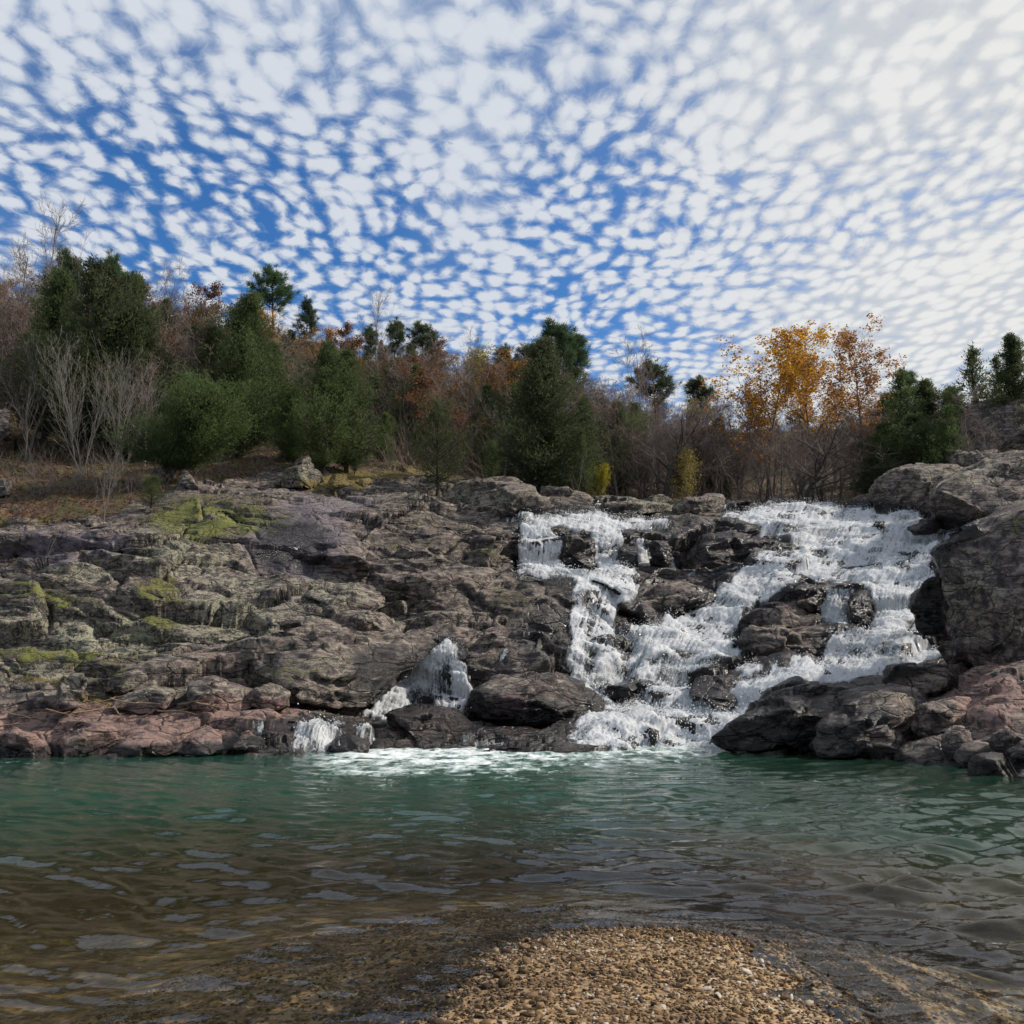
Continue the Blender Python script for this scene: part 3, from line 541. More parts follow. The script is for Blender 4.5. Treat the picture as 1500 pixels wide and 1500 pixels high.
def scatter_stones(name, xy, size, sub, lift, kind='stuff'):
    V0, F0 = ICO[sub]; k = len(xy); z = bed_z(xy[:, 0], xy[:, 1]); a = RNG.uniform(0, 2 * math.pi, k); ca, sa = np.cos(a), np.sin(a)
    sc = np.stack([size * RNG.uniform(.75, 1.35, k), size * RNG.uniform(.6, 1.0, k), size * RNG.uniform(.35, .65, k)], 1)
    V = V0[None] * sc[:, None] * RNG.uniform(.70, 1.15, (k, len(V0), 1)); tl = RNG.normal(0, .35, k); V[..., 2] += V[..., 0] * tl[:, None]
    x = V[..., 0] * ca[:, None] - V[..., 1] * sa[:, None]; y = V[..., 0] * sa[:, None] + V[..., 1] * ca[:, None]
    V = np.stack([x + xy[:, :1], y + xy[:, 1:], V[..., 2] + (z + sc[:, 2] * lift)[:, None]], -1)
    tint = np.repeat(np.clip(RNG.beta(1.1, 1.25, k) + .35 * fbm(np.stack([xy[:, 0], xy[:, 1], 0 * z], 1) * 2.2, 3, 611), 0, 1)[:, None], len(V0), 1)
    Fc = (F0[None] + (np.arange(k) * len(V0))[:, None, None]).reshape(-1, 3)
    return link(name, mesh(name, V.reshape(-1, 3), Fc, M_PEB, {'tint': tint.reshape(-1)}), kind=kind)
def pick(n, lo, hi, xr, yr):
    q = np.stack([RNG.uniform(*xr, n * 9), RNG.uniform(*yr, n * 9)], 1); s = spit_sd(q[:, 0], q[:, 1]); return q[(s > lo) & (s < hi)][:n]
q = pick(3000, -.5, 9, (-1.6, 2.3), (4.2, 7.3)); scatter_stones('gravel', q, RNG.gamma(3.0, .0030, len(q)) + .006, 2, .35)
q = pick(17000, -.6, 9, (-1.6, 2.3), (4.2, 7.4)); scatter_stones('fine_gravel', q, RNG.gamma(4.0, .0016, len(q)) + .003, 1, .4)
q = pick(12000, -2.4, -.1, (-3.8, 3.0), (4.4, 9.0)); scatter_stones('underwater_gravel', q, RNG.gamma(4, .0028, len(q)) + .004, 1, -.1)
def leaves(centres, dirs, size, rg, per, spread, w=.5, droop=0.0, tri=False):
    """small leaf faces round the given points; returns vertices, faces, tint"""
    c = np.repeat(centres, per, 0); k = len(c); c = c + rg.normal(0, spread, (k, 3)); dd = np.repeat(dirs, per, 0) if dirs is not None else 0
    a = rg.normal(0, 1, (k, 3)) * .8 + dd * 1.3 + np.array([0, 0, -droop]); a /= np.linalg.norm(a, axis=1, keepdims=True); b = np.cross(a, rg.normal(size=(k, 3))); b /= np.linalg.norm(b, axis=1, keepdims=True) + 1e-9
    sz = size * rg.uniform(.6, 1.4, (k, 1)); a = a * sz; b = b * sz * w
    V = np.stack([c - b * .35, c + b * .35, c + a], 1) if tri else np.stack([c - a * .5, c + b * .5, c + a * .5, c - b * .5], 1)
    n = V.shape[1]; return V.reshape(-1, 3), np.arange(k * n).reshape(k, n), np.repeat(np.clip(rg.normal(.5, .25, k), 0, 1), n)
q = pick(90, .0, 9, (-1.4, 2.1), (4.4, 7.2)); ld = np.random.default_rng(9); V, f, ti = leaves(np.stack([q[:, 0], q[:, 1], bed_z(q[:, 0], q[:, 1]) + .016], 1), None, .030, ld, 1, .004, .6)
LEAF_SPOTS = (V * [1, 1, 1], f, ti)
def lone_stone(u, v, r, label, dark, seed):
    rg = np.random.default_rng(seed); V, Fc = ICO[3]; V = V * np.float32([1.15, .85, .62]); 
    for _ in range(7):
        n = rg.normal(size=3); n /= np.linalg.norm(n); V = V - n * np.maximum(V @ n - rg.uniform(.5, .75), 0)[:, None]
    V = (V * (1 + .06 * fbm(V * 2.5 + seed, 3, seed))[:, None] * r).astype(np.float32); x, y = on_water(u, v); z = float(bed_z(np.array([x]), np.array([y]))[0])
    o = link('stone', mesh('stone', V, Fc, M_PEB, {'tint': np.full(len(V), dark)}), label=label, category='stone', group='larger stones on the gravel spit'); o.location = (x, y, max(z, -.02) + r * .35); o.rotation_euler = (0, 0, rg.uniform(0, 6))
for k, (u, v, r, lb, dk) in enumerate([(738, 1452, .040, 'dark squarish stone on the left edge of the gravel spit by the water line', .08), (728, 1438, .030, 'small dark stone just behind the dark squarish stone on the spit edge', .12),
    (955, 1366, .034, 'dark round stone at the far tip of the gravel spit', .1), (988, 1370, .022, 'small stone right of the dark stone at the far tip of the gravel spit', .2), (1075, 1374, .032, 'dark stone at the far right corner of the gravel spit', .1), (1090, 1378, .022, 'small pale stone beside the dark stone at the spit corner', .7),
    (800, 1388, .030, 'brown stone half in the water on the far left shore of the spit', .3), (780, 1394, .024, 'small wet brown stone in the water left of the spit tip', .25), (1100, 1402, .026, 'tan stone on the right side of the gravel spit near the water', .6), (880, 1398, .026, 'pale tan stone on the gravel near the back of the spit', .78),
    (1010, 1440, .024, 'light stone in the middle of the gravel spit', .9), (905, 1470, .028, 'reddish brown stone on the near part of the gravel spit', .4), (700, 1486, .026, 'wet stone on the near left edge of the gravel spit', .3), (1150, 1470, .026, 'brown stone on the near right edge of the gravel spit', .35)]): lone_stone(u, v, r, lb, dk, 40 + k)

# ---------------------------------------------------------------- boulders and ledges that stand out of the slope
def boulder(pts, T, label, dy=0.0, lean=.35, sub=4, cuts=16, group=None, Y=None, rough=1.0, n=4.0, seed=None, st=1.0, name='boulder', cat='boulder'):
    pts = np.array(pts, float); cu, cv = (pts.max(0) + pts.min(0)) / 2; vb = pts[:, 1].max()
    seed = int(cu * 3 + cv * 7) if seed is None else seed; rg = np.random.default_rng(seed)
    if np.ptp(pts[:, 0]) > 90: sub = 5
    if Y is None: Y = float(Yof(cu, min(vb - 2, 1140))) + .45 * T
    Y += dy; V, Fc = ICO[sub]; s = V.astype(float)
    rho = np.hypot(s[:, 0], s[:, 2]); k = (rho ** n + abs(s[:, 1]) ** n) ** (-1 / n); rho2, sy = rho * k, s[:, 1] * k
    th = np.arctan2(s[:, 2], s[:, 0]); dx, dv = np.cos(th), -np.sin(th); Rr = np.full(len(th), 1e9)
    for (x0, y0), (x1, y1) in zip(pts - [cu, cv], np.roll(pts - [cu, cv], -1, 0)):
        ex, ey = x1 - x0, y1 - y0; den = dx * ey - dv * ex; den = np.where(abs(den) < 1e-9, 1e-9, den)
        t_ = (x0 * ey - y0 * ex) / den; q = (x0 * dv - y0 * dx) / den
        Rr = np.where((t_ > 0) & (q >= -1e-6) & (q <= 1 + 1e-6), np.minimum(Rr, t_), Rr)
    Rr = np.where(Rr > 1e8, 10, Rr); hh = (pts[:, 1].max() - pts[:, 1].min()) / 2
    u = cu + rho2 * Rr * dx; v = cv + rho2 * Rr * dv
    p = P(u, v, Y + T * sy - lean * T * (v - cv) / max(hh, 1)); c = p.mean(0); q = p - c; size = np.abs(q).max(0)
    for _ in range(cuts):                            # chip flat faces off the front and top
        nn = rg.normal(size=3) * [.75, .6, .7] + [0, -.9, .3]; nn /= np.linalg.norm(nn); ex = (q @ nn).max(); q = q - nn * np.maximum(q @ nn - ex * rg.uniform(.60, .88), 0)[:, None] * .97
    p = (q + c).astype(np.float32); nr = s / np.linalg.norm(s, axis=1, keepdims=True); sz = min(1, float(size.min()) / 1.0) * rough
    pw = p + .2 * np.stack([fbm(p * .8, 2, seed), fbm(p * .8, 2, seed + 9), fbm(p * .8, 2, seed + 5)], 1)
    q3 = (pw[:, 2] + .10 * pw[:, 0] + .3 * fbm(p * .9, 2, seed + 2)) / .42; fr = q3 - np.floor(q3)
    d = sz * (  .28 * facet(pw, (.6, .7, 1.3), seed % 97, 1.0) + .10 * facet(pw, (1.3, 1.5, 3.6), seed % 89, 1.0) + .03 * facet(pw, (4.5, 4.5, 9), seed % 79, 1.0) + .03 * fbm(p * 2.2, 4, seed % 83))
    p = p + nr * d[:, None] + np.array([0, -1, 0]) * (sz * st * .24 * (fr * (1 - smooth(fr, .82, 1)) - .4) * np.clip(.7 + fbm(p * .8, 2, seed % 71), .1, 1.4))[:, None]
    o = p.mean(0); a = paint(p); a['leaf'] = a['leaf'] * 0
    a['leaf'] = smooth(a['leaf'], 2, 3)
    ob = link(name, mesh(name, p - o, Fc, ROCK, a), label=label, category=cat, group=group); ob.location = o; return ob
B = boulder
G_LIP, G_FALL, G_R, G_L = 'rocks along the lip of the falls', 'dark rocks standing in the falls', 'rocks on the right bank', 'rocks on the left bank'
B([(1368,808),(1400,790),(1440,770),(1500,742),(1570,735),(1640,800),(1640,960),(1500,990),(1440,988),(1402,962),(1384,880)], 2.6, 'huge lichen covered boulder on the right bank beside the white water', Y=28.6, lean=.12, sub=5, cuts=7, n=8, rough=.65)
B([(1336,888),(1346,868),(1366,852),(1395,858),(1410,900),(1408,938),(1372,938),(1350,920)], 1.2, 'smooth black wet boulder wedged between the huge boulder and the white water', Y=31.2, lean=.2, cuts=6, group=G_R)
B([(1372,950),(1388,940),(1412,945),(1416,968),(1390,970)], .7, 'small black rock in the foam under the huge boulder', Y=30, group=G_R)
B([(1284,992),(1300,976),(1350,971),(1396,973),(1412,985),(1396,1006),(1340,1012),(1290,1010)], 1.0, 'flat topped dark brown block between the white water and the huge boulder', Y=28.3, lean=.5, cuts=12, n=5, group=G_R)
B([(1036,1088),(1062,1062),(1100,1040),(1132,1014),(1182,1004),(1250,1008),(1300,1026),(1290,1060),(1230,1098),(1120,1104),(1050,1100)], 2.2, 'low black wet ledge sloping into the pool right of the chute', Y=27.0, lean=.9, sub=5, cuts=10, group=G_R)
B([(1184,1090),(1206,1058),(1240,1036),(1290,1024),(1340,1026),(1364,1046),(1356,1082),(1300,1112),(1210,1112)], 1.6, 'rounded brown boulder with cracks on the right shore above the water', Y=25.0, lean=.4, sub=5, cuts=8, group=G_R)
B([(1330,1060),(1350,1036),(1400,1024),(1440,1030),(1450,1060),(1420,1080),(1360,1090)], 1.2, 'dark angular rock behind the rounded brown boulder on the right shore', Y=24.6, group=G_R)
B([(1384,1080),(1398,1066),(1420,1070),(1430,1096),(1424,1114),(1392,1116)], .55, 'pale upright block at the water on the right shore', Y=22.6, cuts=12, group=G_R)
B([(1400,1108),(1412,1092),(1440,1086),(1458,1098),(1452,1118),(1410,1122)], .5, 'low flat grey slab at the water on the right shore', Y=22.0, lean=.8, cuts=12, group=G_R)
B([(1450,1085),(1462,1066),(1486,1064),(1504,1080),(1498,1112),(1456,1112)], .6, 'reddish cube shaped rock near the right edge of the shore', Y=21.3, cuts=12, group=G_R)
B([(1484,1120),(1500,1060),(1540,1040),(1600,1060),(1600,1150),(1500,1140)], .9, 'grey rock cut by the right edge of the photo at the shore', Y=20.4, group=G_R)
B([(1412,1020),(1430,996),(1480,984),(1540,985),(1540,1040),(1450,1046)], 1.1, 'smooth reddish brown slab directly beneath the huge boulder', Y=25.4, lean=.6, group=G_R)
B([(1200,1030),(1230,1012),(1300,1004),(1360,1010),(1390,1026),(1320,1040)], 1.0, 'long thin dark slab above the rounded brown boulder', Y=27.3, lean=.9, cuts=12, group=G_R)
# rock outcrop of the upper right bank
B([(1276,730),(1286,704),(1310,690),(1350,684),(1390,682),(1420,690),(1416,740),(1380,760),(1320,762),(1284,752)], 2.4, 'banded grey rock knob at the right end of the lip of the falls', Y=52, lean=.5, sub=5, cuts=7, n=8, rough=.8, st=2.4, group=G_R)
B([(1360,740),(1372,706),(1420,686),(1470,668),(1520,660),(1580,665),(1590,740),(1500,780),(1420,790),(1370,775)], 3.2, 'broad banded grey cliff on the right bank behind the huge boulder', Y=46, lean=.5, sub=5, cuts=7, n=8, rough=.8, st=2.4, group=G_R)
B([(1408,640),(1412,604),(1440,590),(1480,578),(1530,570),(1590,580),(1590,660),(1500,672),(1420,680),(1392,670)], 3.0, 'flat faced purple grey cliff high on the right bank among the cedars', Y=58, lean=.25, sub=5, cuts=12, n=6, group=G_R)
B([(1380,680),(1394,660),(1440,664),(1500,662),(1500,690),(1420,700)], 1.8, 'low rock shelf at the foot of the purple grey cliff', Y=54, group=G_R)
B([(1440,780),(1462,750),(1500,738),(1560,740),(1560,800),(1470,800)], 1.5, 'rounded mossy rock on the skyline side of the huge boulder', Y=33, lean=.5, group=G_R)
B([(1236,738),(1258,728),(1300,726),(1320,738),(1290,748)], 1.4, 'low pale slab at the far right of the lip under the banded knob', Y=54, lean=.6, group=G_LIP)
B([(1328,772),(1352,760),(1380,764),(1376,782),(1340,784)], .8, 'dark rock in the stream below the banded knob', Y=45, group=G_R)
B([(1404,772),(1440,758),(1470,756),(1462,772),(1430,780)], .9, 'pale flat slab beside the stream under the broad banded cliff', Y=41, lean=.8, cuts=12, group=G_R)
# lip
B([(984,742),(992,732),(1030,726),(1058,722),(1070,730),(1070,748),(1020,752),(988,752)], 1.2, 'long squared grey boulder lying on the lip in the middle of the falls', Y=51.5, lean=.2, cuts=12, n=6, group=G_LIP)
B([(868,750),(880,738),(920,734),(978,738),(984,748),(950,756),(890,758)], 1.3, 'low grey slab on the lip left of the long squared boulder', Y=50.5, lean=.4, cuts=10, group=G_LIP)
B([(790,728),(800,714),(830,716),(862,722),(880,734),(866,746),(800,744)], 1.3, 'cluster of dark square blocks behind the first fall', Y=52, cuts=14, n=5, group=G_LIP)
B([(838,748),(852,740),(876,742),(878,756),(846,758)], .6, 'small grey rock beside the low lip slab', Y=49.5, group=G_LIP)
B([(650,730),(672,708),(710,702),(750,706),(786,712),(794,736),(790,752),(730,757),(668,752)], 2.0, 'vertical ended grey outcrop above the first fall', Y=46.2, lean=.5, sub=5, cuts=8, n=4, group=G_LIP)
B([(690,712),(712,700),(760,698),(776,706),(740,714)], 1.2, 'thin shelf on the back of the vertical ended outcrop', Y=48.6, lean=.7, group=G_LIP)
# in the falls
B([(1082,942),(1092,924),(1116,916),(1156,922),(1192,934),(1210,958),(1190,988),(1130,992),(1092,974)], 1.6, 'broad black rock in the middle of the white water below the step', Y=36.2, lean=.45, sub=5, cuts=14, n=4, group=G_FALL)
B([(1084,906),(1106,890),(1140,882),(1168,884),(1200,896),(1198,912),(1150,922),(1096,916)], 1.2, 'low black ledge just above the broad black rock', Y=38.6, lean=.5, cuts=12, group=G_FALL)
B([(1164,884),(1168,862),(1186,854),(1202,862),(1202,898),(1180,902)], .7, 'black knob left of the small water curtain', Y=38.9, cuts=10, group=G_FALL)
B([(1244,884),(1250,868),(1266,866),(1274,884),(1278,920),(1246,924)], .7, 'narrow black pillar right of the small water curtain', Y=38.2, cuts=10, group=G_FALL)
B([(890,914),(912,894),(940,880),(962,860),(1008,850),(1050,864),(1046,880),(990,900),(930,918)], 1.6, 'long brown black ridge splitting the two streams', Y=40.6, lean=.6, sub=5, cuts=10, group=G_FALL)
B([(900,946),(912,936),(930,940),(934,956),(918,962)], .5, 'small black stone in the left stream below the brown ridge', Y=37.2, group=G_FALL)
B([(1276,776),(1282,764),(1296,764),(1294,778)], .5, 'little black rock poking through the upper rapid', Y=47, group=G_FALL)
B([(984,812),(990,792),(1030,784),(1090,784),(1150,790),(1170,800),(1140,818),(1080,832),(1000,834)], 1.5, 'long layered dark ledge between the upper falls and the rapid', Y=45.0, lean=.5, sub=5, cuts=8, n=4, group=G_FALL)
B([(1010,776),(1030,762),(1080,758),(1120,770),(1110,784),(1040,786)], 1.4, 'upper dark shelf stacked on the long layered ledge', Y=47.4, lean=.7, cuts=10, group=G_FALL)
B([(826,812),(830,795),(868,790),(872,830),(834,836)], .9, 'square black block between the first and second fall', Y=43.2, cuts=8, n=6, group=G_FALL)
B([(906,808),(914,798),(932,800),(934,832),(910,834)], .7, 'black block between the second and third fall', Y=43.3, cuts=8, n=6, group=G_FALL)
B([(948,800),(960,790),(984,798),(984,834),(950,836)], .8, 'black block right of the third fall', Y=43.4, cuts=8, n=6, group=G_FALL)
B([(884,770),(900,766),(930,776),(920,786),(890,784)], .7, 'dark rock at the top of the second fall', Y=46.2, group=G_FALL)
B([(1010,1012),(1024,994),(1070,990),(1120,1004),(1110,1028),(1050,1036)], 1.0, 'shiny wet black rock low in the falls above the chute', Y=32.2, lean=.7, cuts=12, group=G_FALL)
B([(874,1016),(888,1004),(930,1000),(938,1016),(904,1028)], .8, 'black wet rock where the left stream ends', Y=33.0, lean=.7, group=G_FALL)
B([(800,928),(812,908),(832,908),(838,932),(820,946),(802,944)], .7, 'black cube of rock on the left edge of the left stream', Y=37.3, cuts=12, n=5, group=G_FALL)
# left of the falls, downwards
B([(684,1040),(694,1008),(716,988),(770,980),(830,992),(876,1012),(884,1034),(850,1066),(770,1070),(704,1052)], 1.9, 'big brown and black boulder at the pool between the small fall and the chute', Y=31.6, lean=.7, sub=5, cuts=12, group=G_FALL)
B([(660,956),(672,938),(710,930),(760,938),(812,950),(836,972),(820,988),(740,994),(690,1002),(672,980)], 1.5, 'dark overhanging rock right of the small fall', Y=34.6, lean=.5, sub=5, cuts=12, group=G_FALL)
B([(552,1050),(570,1034),(620,1032),(668,1042),(696,1064),(680,1082),(620,1086),(566,1072)], 1.4, 'low orange brown slab in front of the small fall', Y=29.6, lean=1.0, sub=5, cuts=10, group=G_FALL)
B([(326,972),(350,944),(420,932),(500,926),(580,930),(640,940),(618,960),(580,990),(548,1030),(430,1032),(340,1014)], 2.4, 'massive dark mossy overhang left of the small fall', Y=31.9, lean=.6, sub=5, cuts=6, n=4, group=G_L)
B([(548,872),(566,850),(620,842),(690,848),(728,862),(724,894),(690,912),(610,916),(560,908)], 1.8, 'dark wall of rock in the middle of the slope', Y=38.4, lean=.4, sub=5, cuts=8, n=4, group=G_L)
B([(640,822),(668,800),(704,786),(744,796),(760,816),(752,836),(700,842),(652,836)], 1.7, 'mossy dark overhang left of the first fall', Y=42.0, lean=.5, sub=5, cuts=8, group=G_L)
B([(342,850),(352,815),(384,770),(412,742),(470,740),(512,768),(536,806),(542,850),(500,842),(450,860),(390,864)], 1.3, 'smooth purple wet slab on the left slope with an undercut foot', Y=40.1, lean=2.4, sub=5, cuts=5, n=3.2, rough=.5, group=G_L)
B([(440,880),(460,862),(520,852),(552,858),(560,890),(540,914),(470,908)], 1.5, 'rounded pale lichened rock below the purple slab', Y=36.0, lean=.7, cuts=7, group=G_L)
B([(470,912),(500,892),(560,898),(590,916),(560,930),(490,928)], 1.2, 'low grey rock lying under the rounded lichened rock', Y=34.8, lean=.7, cuts=7, group=G_L)
B([(-30,860),(0,838),(60,826),(110,818),(150,832),(164,850),(120,878),(60,890),(-20,890)], 1.3, 'lichened yellowish ledge below the purple bank at far left', Y=34.0, lean=.5, sub=5, cuts=7, group=G_L)
B([(-40,800),(20,784),(90,784),(160,782),(176,800),(170,826),(100,822),(0,826)], 1.5, 'flat faced purple bank under the leafy slope at far left', Y=37.6, lean=.15, cuts=12, n=6, rough=.6, group=G_L)
B([(258,726),(262,700),(268,682),(276,690),(292,716),(286,728)], .55, 'pale pyramid shaped boulder leaning at the foot of the big cedar', Y=45.5, lean=.2, cuts=8, n=6, rough=.4, group=G_L)
B([(408,706),(420,690),(448,682),(468,688),(474,706),(452,716),(416,716)], 1.0, 'whitish rounded boulder at the edge of the golden grass', Y=47.0, lean=.3, cuts=7, group=G_L)
B([(476,706),(486,694),(504,696),(514,710),(494,716)], .6, 'smaller grey boulder right of the whitish boulder in the golden grass', Y=46.6, group=G_L)
B([(516,708),(522,700),(540,700),(546,708),(530,714)], .4, 'dark little rock in the golden grass', Y=46.4, group=G_L)
B([(426,690),(432,672),(452,668),(464,682),(450,692)], .8, 'grey rock behind the whitish boulder under the cedars', Y=49.5, group=G_L)
B([(222,690),(230,680),(246,682),(248,700),(228,702)], .5, 'small pale rock left of the pyramid boulder', Y=46.8, group=G_L)
B([(-30,650),(-10,572),(8,568),(14,600),(12,640),(0,662)], .7, 'tall pale stump shaped rock at the left edge of the woods', Y=50, lean=.1, group=G_L)
B([(-20,720),(0,702),(20,704),(22,720),(0,728)], .8, 'mossy grey rock at the left edge on the leafy slope', Y=44, group=G_L)
B([(82,1036),(84,1000),(94,988),(122,986),(130,1006),(124,1036),(96,1042)], .8, 'upright grey standing block on the pink shore ledge', Y=27.4, lean=.1, cuts=6, n=6, group=G_L)
B([(-20,1010),(10,976),(80,966),(150,970),(170,990),(110,1006),(20,1020)], 1.2, 'long lichened ledge below the moss strip at far left', Y=29.4, lean=.5, sub=5, group=G_L)
B([(136,1012),(150,996),(200,978),(236,984),(240,1002),(190,1012)], .9, 'lichened grey rock behind the standing block', Y=28.8, lean=.6, group=G_L)
B([(182,982),(196,960),(226,954),(242,966),(240,982)], .8, 'flat pinkish stone on the moss under the lichened cliff', Y=30.2, lean=.6, group=G_L)
B([(160,1032),(184,1014),(230,1004),(258,1006),(258,1036),(200,1044)], .9, 'grey and pink block with a straight joint on the shore ledge', Y=27.5, lean=.5, cuts=12, n=5, group=G_L)
B([(260,1034),(262,1002),(290,994),(340,1000),(376,1010),(378,1036),(320,1046)], 1.1, 'rounded pink boulder at the middle of the pink ledge', Y=28.0, lean=.6, cuts=8, group=G_L)
B([(356,1028),(372,1008),(396,1002),(420,1014),(422,1036),(390,1044)], .8, 'lichen topped pink boulder at the right end of the pink ledge', Y=28.2, lean=.5, cuts=8, group=G_L)
B([(326,1060),(350,1042),(400,1036),(430,1044),(420,1058),(360,1072)], .9, 'smooth flat pink slab sloping to the black rock at the pool', Y=27.2, lean=1.0, cuts=10, rough=.5, group=G_L)
B([(80,1096),(92,1072),(120,1060),(164,1064),(172,1084),(140,1104),(90,1112)], .9, 'grey angular boulder with lichen at the waterline below the driftwood', Y=25.3, lean=.6, cuts=12, group=G_L)
B([(84,1070),(100,1054),(150,1058),(172,1066),(166,1084),(120,1082)], .8, 'blocky grey rock behind the angular waterline boulder', Y=26.0, lean=.4, cuts=12, group=G_L)
B([(-20,1116),(-10,1080),(20,1062),(56,1072),(76,1098),(70,1116)], .9, 'pink boulder at the waterline in the left corner', Y=25.0, lean=.6, cuts=9, group=G_L)
B([(148,1110),(170,1088),(214,1072),(246,1084),(262,1100),(220,1114)], .9, 'low pink boulder at the waterline right of the grey angular boulder', Y=25.4, lean=.8, cuts=9, group=G_L)
B([(262,1106),(278,1084),(310,1068),(330,1084),(334,1106),(296,1110)], .8, 'reddish boulder at the waterline in the middle of the pink shore', Y=25.6, lean=.7, cuts=9, group=G_L)
B([(332,1108),(342,1082),(364,1072),(384,1084),(380,1106)], .7, 'dark red rock at the waterline next to the thin trickle', Y=25.8, lean=.5, cuts=9, group=G_L)
B([(394,1104),(398,1084),(416,1072),(436,1078),(434,1102)], .7, 'black wet rock between the thin trickle and the small cascade', Y=26.4, lean=.4, cuts=9, group=G_L)
B([(484,1100),(490,1082),(512,1076),(540,1088),(540,1102)], .7, 'black wet rock at the waterline right of the small cascade', Y=26.8, lean=.5, cuts=9, group=G_L)

# ---------------------------------------------------------------- trees: prototypes of trunk and crown meshes, 1 unit = the tree's height
def unit(v): return v / (np.linalg.norm(v) + 1e-9)
def tube_mesh(segs, n):
    s = np.array(segs, float); p0, r0, p1, r1 = s[:, :3], s[:, 3], s[:, 4:7], s[:, 7]; d = p1 - p0; d /= np.linalg.norm(d, axis=1, keepdims=True) + 1e-9
    ref = np.where(abs(d[:, 2:3]) > .9, [[1., 0, 0]], [[0, 0, 1.]]); a = np.cross(d, ref); a /= np.linalg.norm(a, axis=1, keepdims=True); b = np.cross(d, a); k = len(s)
    an = np.arange(n) * 2 * math.pi / n; ring = a[:, None] * np.cos(an)[None, :, None] + b[:, None] * np.sin(an)[None, :, None]
    V = np.concatenate([p0[:, None] + ring * r0[:, None, None], p1[:, None] + ring * r1[:, None, None]], 1).reshape(-1, 3)
    i = np.arange(n); q = np.stack([i, (i + 1) % n, (i + 1) % n + n, i + n], 1); return V, (q[None] + (np.arange(k) * 2 * n)[:, None, None]).reshape(-1, 4)
def join(parts):
    Vs, Fs, o = [], [], 0
    for V, f in parts: Vs.append(V); Fs.append(f + o); o += len(V)
    return np.concatenate(Vs), np.concatenate(Fs)
def grow(big, small, tips, rg, p, d, L, r, lvl, mx, pr):
    n = pr['n'][lvl]; r0 = r
    for i in range(n):
        d = unit(d + rg.normal(0, pr['wob'][lvl], 3) + np.array([0, 0, pr['up'][lvl]])); q = p + d * L / n; r1 = r0 * (1 - (i + 1) / n * pr['tap'])
        (big if lvl < 2 else small).append([*p, r, *q, r1])
        if lvl < mx and (lvl > 0 or (i + 1) / n > pr['bare']):
            for _ in range(pr['k'][lvl]):
                ax = unit(np.cross(d, rg.normal(size=3))); an = rg.normal(pr['ang'], .18); cd = unit(d * math.cos(an) + ax * math.sin(an))
                f = rg.uniform(.55, 1.0) * (pr['ratio'] if lvl else pr['ratio0'] * (1.15 - .75 * (i + 1) / n))
                grow(big, small, tips, rg, p + (q - p) * rg.uniform(.2, 1), cd, L * f, max(r1 * rg.uniform(.45, .65), .0006), lvl + 1, mx, pr)
        p, r = q, r1
    if lvl >= mx - 1: tips.append([*p, *d])
BARE = dict(n=[9, 5, 4, 3, 2], wob=[.07, .13, .17, .2, .2], up=[.05, .10, .09, .06, .04], tap=.82, bare=.16, k=[2, 2, 2, 2, 0], ang=.72, ratio=.52, ratio0=.55)
def skeleton(seed, prm, mx=3, r=.012, lean=0.0, stems=1):
    rg = np.random.default_rng(seed); big, small, tips = [], [], []
    for s_ in range(stems):
        d = unit(np.array([lean + (rg.normal(0, .22) if stems > 1 else 0), rg.normal(0, .2) if stems > 1 else 0, 1.0])); grow(big, small, tips, rg, np.array([0, 0, -.03]), d, 1.0 * rg.uniform(.85, 1) if stems > 1 else 1.0, r, 0, mx, prm)
    return big, small, np.array(tips)
def norm_h(*arrs):
    top = max(float(a[:, 2].max()) for a in arrs); return [a / top for a in arrs]
PROTO = {}
def proto_bare(key, seed, bark, twig, prm=BARE, mx=3, r=.011, lean=0, stems=1, thick=1.0):
    big, small, tips = skeleton(seed, prm, mx, r, lean, stems)
    Vb, fb = tube_mesh(big, 5); sm = np.array(small); sm[:, 3] = np.maximum(sm[:, 3] * thick, .00085); sm[:, 7] = np.maximum(sm[:, 7] * thick, .0006); Vs, fs = tube_mesh(sm, 3); Vb, Vs = norm_h(Vb, Vs)
    PROTO[key] = [('trunk', mesh('trunk', Vb, fb, bark)), ('crown', mesh('crown', Vs, fs, twig))]; return tips
def proto_leafy(key, seed, mat, per=5, size=.021, mx=3, keep=1.0, prm=BARE, spread=.022, bark=None, low=0.0, stems=1, r=.010):
    rg = np.random.default_rng(seed); big, small, tips = skeleton(seed, prm, mx, r, 0, stems); Vb, fb = tube_mesh(big, 5); Vs, fs = tube_mesh(small, 3)
    top = max(Vb[:, 2].max(), Vs[:, 2].max()); t_ = tips[(rg.uniform(size=len(tips)) < keep) & (tips[:, 2] > low * top)]
    cl = t_[:, :3]; vn = fbm(cl * 9, 2, seed); t_ = t_[vn > -.25]
    V, f, ti = leaves(t_[:, :3], t_[:, 3:] * .3, size, rg, per, spread, .7); Vt, ft = join([(Vb, fb), (Vs, fs)])
    PROTO[key] = [('trunk', mesh('trunk', Vt / top, ft, bark or M_BARK)), ('crown', mesh('crown', V / top, f, mat, {'tint': ti}, False))]
